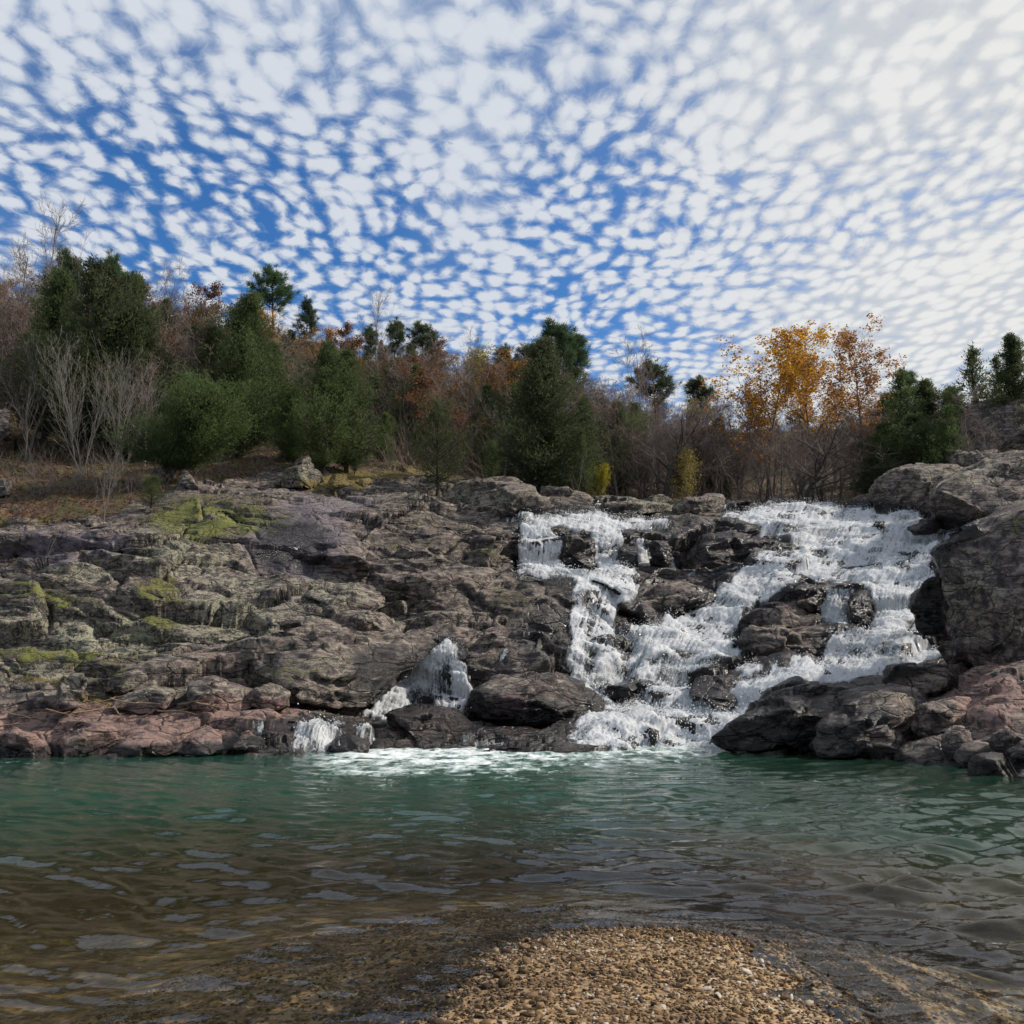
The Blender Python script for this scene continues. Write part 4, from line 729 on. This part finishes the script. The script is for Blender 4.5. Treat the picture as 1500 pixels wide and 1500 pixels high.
def proto_cedar(key, seed, width=.24, nb=165, per=130, base=.06, airy=0.0, spray=.017, lean=0.0, power=.88, mat=None):
    rg = np.random.default_rng(seed); segs = []; z = np.linspace(-.03, .995, 22); off = np.cumsum(rg.normal(0, .0045, (22, 2)), 0)
    ax = lambda h: np.array([np.interp(h, z, off[:, 0]) + lean * max(h, 0) ** 1.3, np.interp(h, z, off[:, 1]), h])
    for a, b in zip(z[:-1], z[1:]): segs.append([*ax(a), .020 * (1 - a * .95) + .001, *ax(b), .020 * (1 - b * .95) + .001])
    C, D = [], []; lob = rg.uniform(0, 6, 3)
    for i in range(nb):
        h = base + (1 - base) * ((i + .5) / nb) ** 1.1 * .98; az = i * 2.39996 + rg.normal(0, .3)
        prof = width * (1 - h) ** power * min(1, .45 + (h - base) * 4.5) * (1 + .30 * math.sin(az * 2 + lob[0] + h * 9) + .22 * math.sin(az * 3 + lob[1] - h * 14)) * rg.uniform(.38, 1.28)
        if rg.uniform() < airy * .5: continue
        d = np.array([math.cos(az), math.sin(az), .38 + .8 * h]); L = prof / math.hypot(d[0], d[1]) + .012; p = ax(h * .985); e = p + d * L
        segs.append([*p, .0042 * (1 - h) + .001, *e, .0006]); m_ = int(per * (.35 + L / width) * (1 - airy * .45)); t = rg.beta(2.1, 1.25, m_)
        c = p + d * (L * t)[:, None] + rg.normal(0, .010 + .085 * L, (m_, 3)) * (.35 + .65 * t[:, None]); C.append(c); D.append(np.repeat(unit(d + np.array([0, 0, .35]))[None], m_, 0))
    C, D = np.concatenate(C), np.concatenate(D); V, f, ti = leaves(C, D, spray, rg, 2, .006, .42, 0, True); ti = np.clip(ti * .6 + .35 * np.repeat(np.repeat(fbm(C * 7, 2, seed) + .35, 2), 3), 0, 1)
    Vb, fb = tube_mesh(segs, 4); top = max(V[:, 2].max(), Vb[:, 2].max()); PROTO[key] = [('trunk', mesh('trunk', Vb / top, fb, M_DARKBARK)), ('crown', mesh('crown', V / top, f, mat or M_CEDAR, {'tint': ti}, False))]
def proto_pine(key, seed, width=.22, low=.45, nb=34):
    rg = np.random.default_rng(seed); segs = []; z = np.linspace(-.02, .98, 12); off = np.cumsum(rg.normal(0, .007, (12, 2)), 0); C, D = [], []
    ax = lambda h: np.array([np.interp(h, z, off[:, 0]), np.interp(h, z, off[:, 1]), h])
    for a, b in zip(z[:-1], z[1:]): segs.append([*ax(a), .013 * (1 - a * .85), *ax(b), .013 * (1 - b * .85)])
    for i in range(nb):
        h = low + (1 - low) * (i / nb) ** .85 * .97; az = i * 2.4 + rg.normal(0, .5); L = width * (1 - ((h - low) / (1 - low)) ** 1.7 * .82) * rg.uniform(.45, 1.15) * min(1, .5 + (h - low) * 4); p = ax(h); d = unit(np.array([math.cos(az), math.sin(az), rg.uniform(.0, .5)]))
        q = p
        for s_ in range(4):
            d = unit(d + rg.normal(0, .16, 3) + np.array([0, 0, .08])); e = q + d * L / 4; segs.append([*q, .0042 * (1 - s_ / 4.4), *e, .0042 * (1 - (s_ + 1) / 4.4)])
            if s_ >= 1:
                for _ in range(3):
                    o = e + rg.normal(0, .018, 3) + np.array([0, 0, .006]); segs.append([*e, .0013, *o, .0006]); C.append(o); D.append(unit(o - e + d * .02))
            q = e
    C = np.array(C); D = np.array(D); V, f, ti = leaves(C, D * .5 + np.array([0, 0, .25]), .032, rg, 34, .0075, .13, 0, True); Vb, fb = tube_mesh(segs, 4); top = max(V[:, 2].max(), Vb[:, 2].max())
    PROTO[key] = [('trunk', mesh('trunk', Vb / top, fb, M_DARKBARK)), ('crown', mesh('crown', V / top, f, M_PINE, {'tint': ti}, False))]
TALL = dict(BARE, bare=.36, ang=.62, k=[2, 2, 2, 2, 0], ratio0=.56); WIDE = dict(BARE, bare=.2, ang=.8, ratio0=.7, up=[.03, .08, .1, .08, .04])
FAN = dict(BARE, bare=.12, ang=.42, ratio0=.72, k=[2, 1, 1, 1, 0], wob=[.06, .09, .12, .15, .15], up=[.08, .10, .08, .06, .04])
for i in range(3): proto_bare('bare%d' % i, 100 + i, M_BARK, M_TWIG, BARE, 3)
for i in range(2): proto_bare('tall%d' % i, 120 + i, M_BARK, M_TWIG, TALL, 3, .009)
proto_bare('wide0', 131, M_DARKBARK, M_BARK, WIDE, 3, .024); proto_bare('pale0', 141, M_PALE, M_PALE, FAN, 3, .005, 0, 3, .6); proto_bare('pale1', 143, M_PALE, M_PALE, FAN, 3, .008, .05, 1, .7)
proto_bare('sapling0', 151, M_PALE, M_BARK, dict(TALL, bare=.1, k=[1, 1, 2, 0, 0]), 2, .008)
for i in range(2): proto_leafy('rust%d' % i, 201 + i, M_RUST, 6, .015, 3, .8, spread=.012)
for i in range(3): proto_leafy('orange%d' % i, 211 + i, M_ORANGE, 9, .0125, 3, .95, dict(BARE, bare=.34, ratio0=.66, ang=.62), .010, low=.36)
proto_leafy('sparse0', 221, M_ORANGE, 2, .024, 3, .22, TALL); proto_leafy('yellow0', 231, M_YELLOW, 5, .020, 3, .8, BARE); proto_leafy('shrub0', 235, M_YELLOW, 3, .030, 3, .75, dict(FAN, k=[2, 2, 1, 0, 0]), .03, stems=4, r=.007)
for i, (wd, ai) in enumerate([(.25, 0), (.21, 0), (.30, .2), (.18, .1)]): proto_cedar('cedar%d' % i, 301 + i, wd, airy=ai)
proto_cedar('airy0', 311, .36, 190, 70, .16, .5, .019, 0, .6); proto_cedar('leaning0', 321, .46, 380, 120, .17, 0, .022, .42, .5); proto_cedar('cone0', 331, .25, 320, 100, .05, .05, .015, 0, .8); proto_cedar('open0', 341, .20, 120, 56, .12, .45, .022, 0, .8)
for i in range(3): proto_pine('pine%d' % i, 401 + i, [.20, .17, .24][i], [.5, .62, .7][i], [36, 30, 30][i])
KIND = dict(bare='bare_tree', tall='bare_tree', wide='bare_tree', pale='bare_tree', sapling='bare_sapling', rust='autumn_tree', orange='autumn_tree', sparse='autumn_tree', yellow='autumn_tree', shrub='yellow_shrub', cedar='cedar_tree', airy='cedar_tree', leaning='cedar_tree', cone='cedar_tree', open='cedar_tree', pine='pine_tree')
CATN = dict(bare_tree='tree', bare_sapling='sapling', autumn_tree='tree', yellow_shrub='shrub', cedar_tree='cedar', pine_tree='pine')
def tree(key, u, Y, vtop, label, group, vb=None, width=1.0, rot=None, H=None, sink=.1, tilt=0.0):
    """a tree of kind key on photo column u at distance Y (or standing on row vb of the slope), reaching up to row vtop"""
    base = on_slope(u, vb) if vb is not None else on_hill(u, Y); Yb = base[1]
    if H is None: H = float(P(u, vtop, Yb)[2] - base[2])
    nm = KIND[key.rstrip('0123456789')]; e = bpy.data.objects.new(nm, None); COL.objects.link(e); e.empty_display_size = .3
    e.location = base - np.array([0, 0, sink]); e.rotation_euler = (0, tilt, RNG.uniform(0, 6.28) if rot is None else rot); e.scale = (H * width, H * width, H)
    e['label'] = label; e['category'] = CATN[nm]
    if group: e['group'] = group
    for pn, me in PROTO[key]: link(pn, me, e)
    return e
GL, GC, GR = 'trees on the left hillside', 'trees behind the falls', 'trees on the right bank'
T = tree
# cedars one can pick out
T('leaning0', 248, 0, 545, 'big dense cedar leaning right over the mossy rock beside the pyramid boulder', GL, 712, 1.45, rot=0.0)
T('cedar2', 120, 53, 372, 'tall broad dark cedar at the far left, highest of the left cedars', GL, width=1.2); T('cedar0', 60, 55, 385, 'dark cedar on the left edge side of the tallest left cedar', GL, width=1.1)
T('cedar1', 175, 54, 395, 'dark cedar just right of the tallest left cedar', GL, width=1.25); T('cone0', 355, 56, 420, 'tall pointed cedar rising behind the big leaning cedar', GL, width=1.15)
T('cedar2', 300, 57, 470, 'cedar left of the tall pointed cedar behind the leaning cedar', GL, width=1.2); T('cedar0', 425, 55, 560, 'dark cedar between the leaning cedar and the two rounded cedars', GL, width=1.3)
T('cedar2', 470, 52, 492, 'rounded dark cedar above the golden grass, left of a close pair', GL, width=1.15); T('cedar0', 512, 54, 505, 'rounded dark cedar above the golden grass, right of a close pair', GL, width=1.2)
T('airy0', 642, 0, 572, 'small airy cedar standing alone on the bare rock above the slope', GC, 722, 1.15); T('cone0', 805, 54, 488, 'big cone shaped dark cedar behind the first fall', GC, width=1.3)
T('cedar2', 595, 64, 548, 'cedar behind the small airy cedar on the rock', GC, width=1.2); T('cedar1', 560, 58, 600, 'short cedar at the back of the golden grass', GC, width=1.3); T('airy0', 720, 57, 640, 'small cedar bush left of the big cone shaped cedar', GC, width=1.2); T('open0', 855, 53, 620, 'thin young cedar at the right foot of the big cone shaped cedar', GC)
T('cedar2', 930, 78, 585, 'faded green cedar deep in the woods right of the first fall', GC, width=1.2); T('open0', 520, 0, 640, 'slender young cedar with a pale trunk on the golden grass', GC, 694)
T('airy0', 222, 0, 690, 'low ragged cedar bush hanging below the leaning cedar', GL, 752, 1.6); T('cedar2', 20, 52, 640, 'low green cedar bush at the left edge of the woods', GL, width=1.6)
T('open0', 1335, 60, 535, 'open pointed cedar nearest the orange trees on the right bank', GR, width=1.2); T('cedar1', 1380, 62, 548, 'dark cedar in the middle of the right bank', GR, width=1.5); T('cedar2', 1310, 62, 615, 'low dark cedar at the right end of the lip', GR, width=1.6)
T('cedar2', 1350, 58, 600, 'broad dark cedar above the banded knob', GR, width=1.7); T('open0', 1446, 60, 497, 'tall open cedar on the purple grey cliff', GR, width=1.15); T('open0', 1470, 62, 512, 'second open cedar close right of the tall one on the cliff', GR); T('cedar3', 1496, 58, 482, 'dark tall cedar cut by the right edge of the photo', GR, width=1.2); T('cedar0', 1410, 64, 560, 'dark cedar at the left corner of the purple grey cliff', GR, width=1.4)
T('open0', 1398, 55, 585, 'young cedar in front of the left end of the purple grey cliff', GR, width=1.2); T('bare0', 1428, 55, 560, 'bare tree in front of the purple grey cliff', GR, width=1.2)
T('airy0', 1425, 60, 590, 'scrubby low cedar in front of the purple grey cliff', GR, width=1.3); T('cedar2', 1300, 68, 570, 'dim cedar under the right orange tree', GR, width=1.3)
# pines on the skyline
for k, u, Y, vt, wd, lb in [('pine2', 396, 80, 388, 1.15, 'big round topped pine standing alone against the sky above the left woods'), ('pine0', 448, 84, 430, .9, 'smaller pine on the skyline right of the lone round topped pine'), ('pine1', 585, 92, 458, 1.1, 'dark pine on the skyline, left of two above the orange brown tree'), ('pine2', 622, 92, 468, 1.2, 'dark pine on the skyline, right of two above the orange brown tree'), ('pine0', 740, 95, 500, 1.1, 'pine on the low skyline left of the twin pines'),
    ('pine0', 811, 76, 458, 1.2, 'taller of the twin pines against the sky behind the cone shaped cedar'), ('pine1', 852, 77, 470, 1.1, 'shorter of the twin pines, right of the taller one'), ('pine2', 965, 88, 525, 1.3, 'flat topped pine on the skyline right of the twin pines'), ('pine1', 1028, 92, 545, 1.3, 'low pine on the skyline left of the orange trees'), ('pine2', 770, 92, 498, 1.1, 'dim pine just left of the twin pines'), ('pine0', 80, 70, 355, 1.0, 'bluish green pine top poking above the left cedars'), ('pine0', 152, 66, 362, .9, 'narrow dark pine top right of the bluish pine on the left'), ('pine1', 545, 88, 470, 1.0, 'small pine on the skyline left of the pair above the orange brown tree'), ('pine0', 1335, 74, 532, 1.1, 'pine behind the open pointed cedar on the right bank')]:
    T(k, u, Y, vt, lb, 'pines on the skyline', width=wd)
# autumn trees
for k, u, Y, vt, wd, lb in [('orange0', 1122, 66, 484, 1.45, 'tall orange tree, leftmost of the three glowing behind the falls'), ('orange2', 1192, 68, 488, 1.25, 'tall orange tree, middle of the three glowing behind the falls'), ('orange0', 1266, 64, 482, 1.3, 'tall orange tree, rightmost and fullest of the three behind the falls'), 
    ('rust0', 630, 70, 508, 1.3, 'orange brown tree in the middle of the woods below the two skyline pines'), ('yellow0', 695, 95, 496, 1.3, 'yellow tree on the low part of the skyline'), ('orange1', 412, 76, 452, 1.3, 'golden orange tree below the lone round topped pine'), ('orange0', 455, 76, 470, 1.2, 'orange tree right of the golden one under the small skyline pine'), ('rust1', 505, 74, 485, 1.2, 'red orange tree above the pair of rounded cedars'), ('rust1', 325, 76, 432, 1.1, 'pinkish orange thin tree left of the tall pointed cedar'), ('rust0', 265, 72, 415, 1.0, 'orange topped tree beside the bare grey tree on the left skyline'), ('rust1', 2, 62, 440, 1.0, 'red orange tree at the left edge of the photo'), ('sparse0', 1048, 62, 565, 1.2, 'nearly bare tree with a few bright orange leaves left of the orange trees'),
    ('rust1', 700, 64, 610, 1.2, 'rust coloured small tree left of the cone shaped cedar'), ('rust0', 755, 70, 570, 1.1, 'thin rusty tree hugging the left side of the cone shaped cedar'), ('yellow0', 1010, 84, 590, 1.0, 'dull yellow tree deep behind the yellow shrub'), ('sparse0', 1130, 64, 590, 1.2, 'half bare tree with orange leaves low under the leftmost orange tree'), ('rust1', 1085, 74, 560, 1.1, 'rusty tree just left of the three orange trees')]:
    T(k, u, Y, vt, lb, 'autumn trees in the woods', width=wd)
T('shrub0', 1000, 58, 648, 'olive yellow shrub at the edge of the woods above the long squared boulder', 'yellow shrubs by the falls', width=.9); T('shrub0', 878, 55, 672, 'bright yellow shrub right of the cone shaped cedar', 'yellow shrubs by the falls', width=.8); T('shrub0', 1112, 58, 732, 'tiny yellow green shrub at the top of the rapid', 'yellow shrubs by the falls')
# bare trees one can pick out
for k, u, Y, vt, wd, lb in [('pale0', 122, 49, 482, 1.0, 'pale many stemmed bare tree in front of the left cedars'), ('pale0', 168, 48, 505, 1.0, 'pale bare tree with fanned branches right of the many stemmed one'), ('pale1', 36, 50, 470, .9, 'pale grey bare tree at the left edge of the woods'), ('tall0', 52, 64, 300, .9, 'tallest bare tree on the left skyline'), ('bare1', 5, 62, 335, .9, 'bare tree on the left edge of the skyline'), ('tall1', 232, 66, 376, 1.0, 'bare tree with a fine twiggy top on the left skyline'), ('pale1', 222, 58, 430, .8, 'pale trunked bare tree between the left cedars and the leaning cedar'), ('bare0', 262, 60, 500, .9, 'dark branched bare tree left of the leaning cedar'), ('tall0', 548, 92, 425, .9, 'bare spindly tree sticking up above the skyline left of centre'), ('tall1', 690, 92, 470, .7, 'thin bare stem above the low skyline'), ('tall1', 940, 78, 480, .9, 'bare tree with pale top against the clouds right of the twin pines'), ('bare2', 915, 80, 500, 1.0, 'bare tree next to the one with the pale top'), ('wide0', 1178, 57.5, 612, 1.9, 'dark spreading bare tree with crooked limbs at the head of the rapid'), ('wide0', 975, 57.5, 575, 1.5, 'spreading bare tree behind the yellow shrub'), ('pale1', 965, 62, 600, .9, 'pale slim bare tree left of the yellow shrub'), ('pale1', 1455, 56, 600, .8, 'dead pale sapling on the banded cliff')]:
    T(k, u, Y, vt, lb, 'bare trees one by one', width=wd)
T('pale1', 152, 0, 645, 'small dead tree with a broken side limb on the mossy slope', GL, 772, 1.0, tilt=.05); T('sapling0', 62, 0, 765, 'thin dead sapling on the purple bank at far left', GL, 835); T('sapling0', 845, 52, 655, 'thin pale sapling on the rocks behind the first fall', GC)
# the rest of the woods
SKYU = [-300, 0, 60, 150, 250, 330, 420, 520, 620, 720, 800, 900, 1000, 1080, 1200, 1300, 1400, 1500, 1800]; SKYV = [350, 385, 375, 385, 420, 455, 462, 478, 480, 505, 510, 545, 565, 575, 560, 575, 580, 560, 540]
wood = random.Random(3)
MARKS = [(-300, 60, 'left of the tallest left cedars'), (60, 225, 'behind the tallest left cedars'), (225, 330, 'left of the tall pointed cedar'), (330, 440, 'behind the tall pointed cedar'), (440, 540, 'behind the two rounded cedars'), (540, 625, 'right of the two rounded cedars'), (625, 740, 'behind the small airy cedar on the rock'), (740, 870, 'behind the big cone shaped cedar'), (870, 960, 'right of the big cone shaped cedar'), (960, 1050, 'behind the olive yellow shrub'), (1050, 1140, 'around the leftmost tall orange tree'), (1140, 1215, 'around the middle tall orange tree'), (1215, 1300, 'around the rightmost tall orange tree'), (1300, 1400, 'above the banded rock knob on the right'), (1400, 1900, 'behind the purple grey cliff at right')]
WHAT = {'b': 'grey bare tree', 'c': 'dark cedar', 'r': 'rusty leaved tree'}
def lbl(k, u, Y): m_ = next(m for m in MARKS if u < m[1]); d = 'near' if Y < 68 else 'farther' if Y < 85 else 'skyline'; return WHAT[k] + (' in front, ' if d == 'near' else ' deeper in, ' if d == 'farther' else ' by the skyline, ') + m_[2]
FILLED = []
def fill(n, u0, u1, Y0, Y1, mix, zone, hmin=8, hmax=13):
    for i in range(n):
        u = wood.uniform(u0, u1); Y = Y0 + (Y1 - Y0) * wood.random(); k = wood.choices('bcr', mix)[0]
        key = wood.choice({'b': ['bare0', 'bare1', 'bare2', 'tall0', 'tall1'], 'c': ['cedar0', 'cedar1', 'cedar2', 'cedar3'], 'r': ['rust0', 'rust1']}[k])
        vt = float(np.interp(u, SKYU, SKYV)) + wood.uniform(6, 60); b = on_hill(u, Y); H = min(wood.uniform(hmin, hmax), float(P(u, vt, b[1])[2] - b[2]))
        if H < 2.0: continue
        lb = lbl(k, u, Y); FILLED.append(T(key, u, Y, 0, lb, lb.replace('tree', 'trees', 1).replace('cedar', 'cedars', 1), H=H, width=wood.uniform(1.15, 1.7) if k != 'c' else wood.uniform(1.1, 1.5)))
fill(100, -160, 620, 57, 100, (54, 30, 16), 0); fill(16, -200, 300, 51, 58, (80, 20, 0), 0, 6, 9); fill(120, 600, 1310, 63, 104, (88, 6, 6), 1); fill(40, 860, 1310, 60, 72, (97, 0, 3), 1, 6, 10); fill(56, 330, 800, 92, 130, (56, 18, 26), 0); fill(34, 1300, 1720, 62, 92, (35, 60, 5), 2); fill(20, 380, 860, 58, 68, (60, 25, 15), 1, 5, 9)

ORD = ['leftmost', 'second', 'third', 'fourth', 'fifth', 'sixth', 'seventh', 'eighth']
for lb in sorted({e['label'] for e in FILLED}):
    same = sorted((e for e in FILLED if e['label'] == lb), key=lambda e: proj(np.array(e.location))[0])
    if 2 <= len(same) <= 8:
        for i, e in enumerate(same): e['label'] = ('rightmost ' if i == len(same) - 1 else ORD[i] + ' ') + lb if i in (0, len(same) - 1) else ORD[i] + ' ' + lb

# ---------------------------------------------------------------- undergrowth, litter, grass, driftwood
rb = np.random.default_rng(77)
def scatter_on_slope(n, test):
    i = rb.integers(0, NR - 1, n * 6); j = rb.integers(0, NC - 1, n * 6); k = i * NC + j; k = k[test(SU[i, j], SV[i, j], k)][:n]; return k
def grass_material():
    m, t = new_mat('dry_grass'); a = t.attr('tint'); c = t.mix(a, c4(.10, .070, .016), c4(.36, .27, .07)); b = t.n('BsdfPrincipled', {'Base Color': c, 'Roughness': .7}); tr = t.n('BsdfTranslucent', {0: c}); mx = t.n('MixShader', {0: .35, 1: b.outputs[0], 2: tr.outputs[0]}); t.n('OutputMaterial', {0: mx.outputs[0]}); return m
k = scatter_on_slope(16000, lambda u, v, k: (ATT['gold'][k] > rb.uniform(.25, .9, len(k))) & (wmap[k] < .02)); c = ROCKP[k]; V, f, ti = leaves(c, np.repeat([[0, 0, 1.4]], len(k), 0), .22, rb, 1, .02, .12, 0, True); link('dry_grass', mesh('dry_grass', V, f, grass_material(), {'tint': ti}, False), kind='stuff')
k = scatter_on_slope(18000, lambda u, v, k: (ATT['leaf'][k] > rb.uniform(.3, 1.2, len(k))) & (flat[k, 1] < 62) & (wmap[k] < .02)); c = ROCKP[k] + [0, 0, .02]; V, f, ti = leaves(c, None, .13, rb, 1, .03, .7); link('fallen_leaves', mesh('fallen_leaves', V, f, M_RUST, {'tint': ti * .8}, False), kind='stuff')
def brush(n, hgt, test, name, mat):
    k = scatter_on_slope(n, test); segs = []
    for q in ROCKP[k]:
        for _ in range(5):
            d = unit(np.array([rb.normal(0, .5), rb.normal(0, .5), 1])); L = hgt * rb.uniform(.4, 1.2); p = q - [0, 0, .05]
            for s_ in range(2): d = unit(d + rb.normal(0, .18, 3)); e = p + d * L / 2; segs.append([*p, .011 - .004 * s_, *e, .006 - .003 * s_]); p = e
            for _ in range(2): o = p + unit(d + rb.normal(0, .5, 3)) * L * .3; segs.append([*(p - d * L * rb.uniform(.1, .4)), .005, *o, .003])
    V, f = tube_mesh(segs, 3); link(name, mesh(name, V, f, mat), kind='stuff')
brush(2400, 2.8, lambda u, v, k: (flat[k, 1] > 55) & (flat[k, 1] < 75) & (u > 560) & (u < 1330) & (wmap[k] < .01) & (ATT['leaf'][k] > .5), 'undergrowth', M_TWIG)
brush(500, 1.2, lambda u, v, k: (flat[k, 1] > 43) & (flat[k, 1] < 62) & (u < 600) & (ATT['leaf'][k] > .6), 'hillside_undergrowth', M_BARK)
def stick(u, v, L, r, ang, lift, label):
    n = 6; p = np.array([0., 0, 0]); d = np.array([1., 0, 0]); segs = []; p = p - d * L / 2
    for i in range(n): d = unit(d + rb.normal(0, .10, 3)); e = p + d * L / n; segs.append([*p, r * (1 - i / n * .6), *e, r * (1 - (i + 1) / n * .6)]); p = e
    o_ = p; b = segs[3][:3]; dd = unit(d + np.array([0, .6, .5])); segs.append([*b, r * .6, *(np.array(b) + dd * L * .22), r * .25]); V, f = tube_mesh(segs, 6)
    o = link('driftwood_stick', mesh('driftwood_stick', V, f, M_WOOD), label=label, category='stick', group='driftwood on the pink shore ledge'); o.location = on_slope(u, v) + [0, -.15, lift]; o.rotation_euler = (rb.normal(0, .1), rb.normal(0, .12), ang)
for k, (u, v, L) in enumerate([(60, 1062, 1.6), (95, 1066, 1.2), (140, 1052, 1.5), (165, 1046, 1.3), (200, 1058, 1.7), (230, 1050, 1.2), (260, 1066, 1.6), (290, 1062, 1.3), (30, 1060, 1.4), (180, 1064, 1.0), (120, 1044, 1.1), (310, 1070, 1.1), (215, 1068, 1.4), (75, 1054, 1.2), (250, 1074, 1.0), (152, 1060, 1.8), (20, 1068, 1.0), (280, 1052, 1.0)]):
    stick(u, v, L * .75, .024, rb.normal(0, .35), .20 + rb.uniform(0, .10), 'pale driftwood stick in the tangle washed up on the pink shore ledge')
link('leaf_litter', mesh('leaf_litter', LEAF_SPOTS[0], LEAF_SPOTS[1], M_RUST, {'tint': LEAF_SPOTS[2]}, False), kind='stuff')
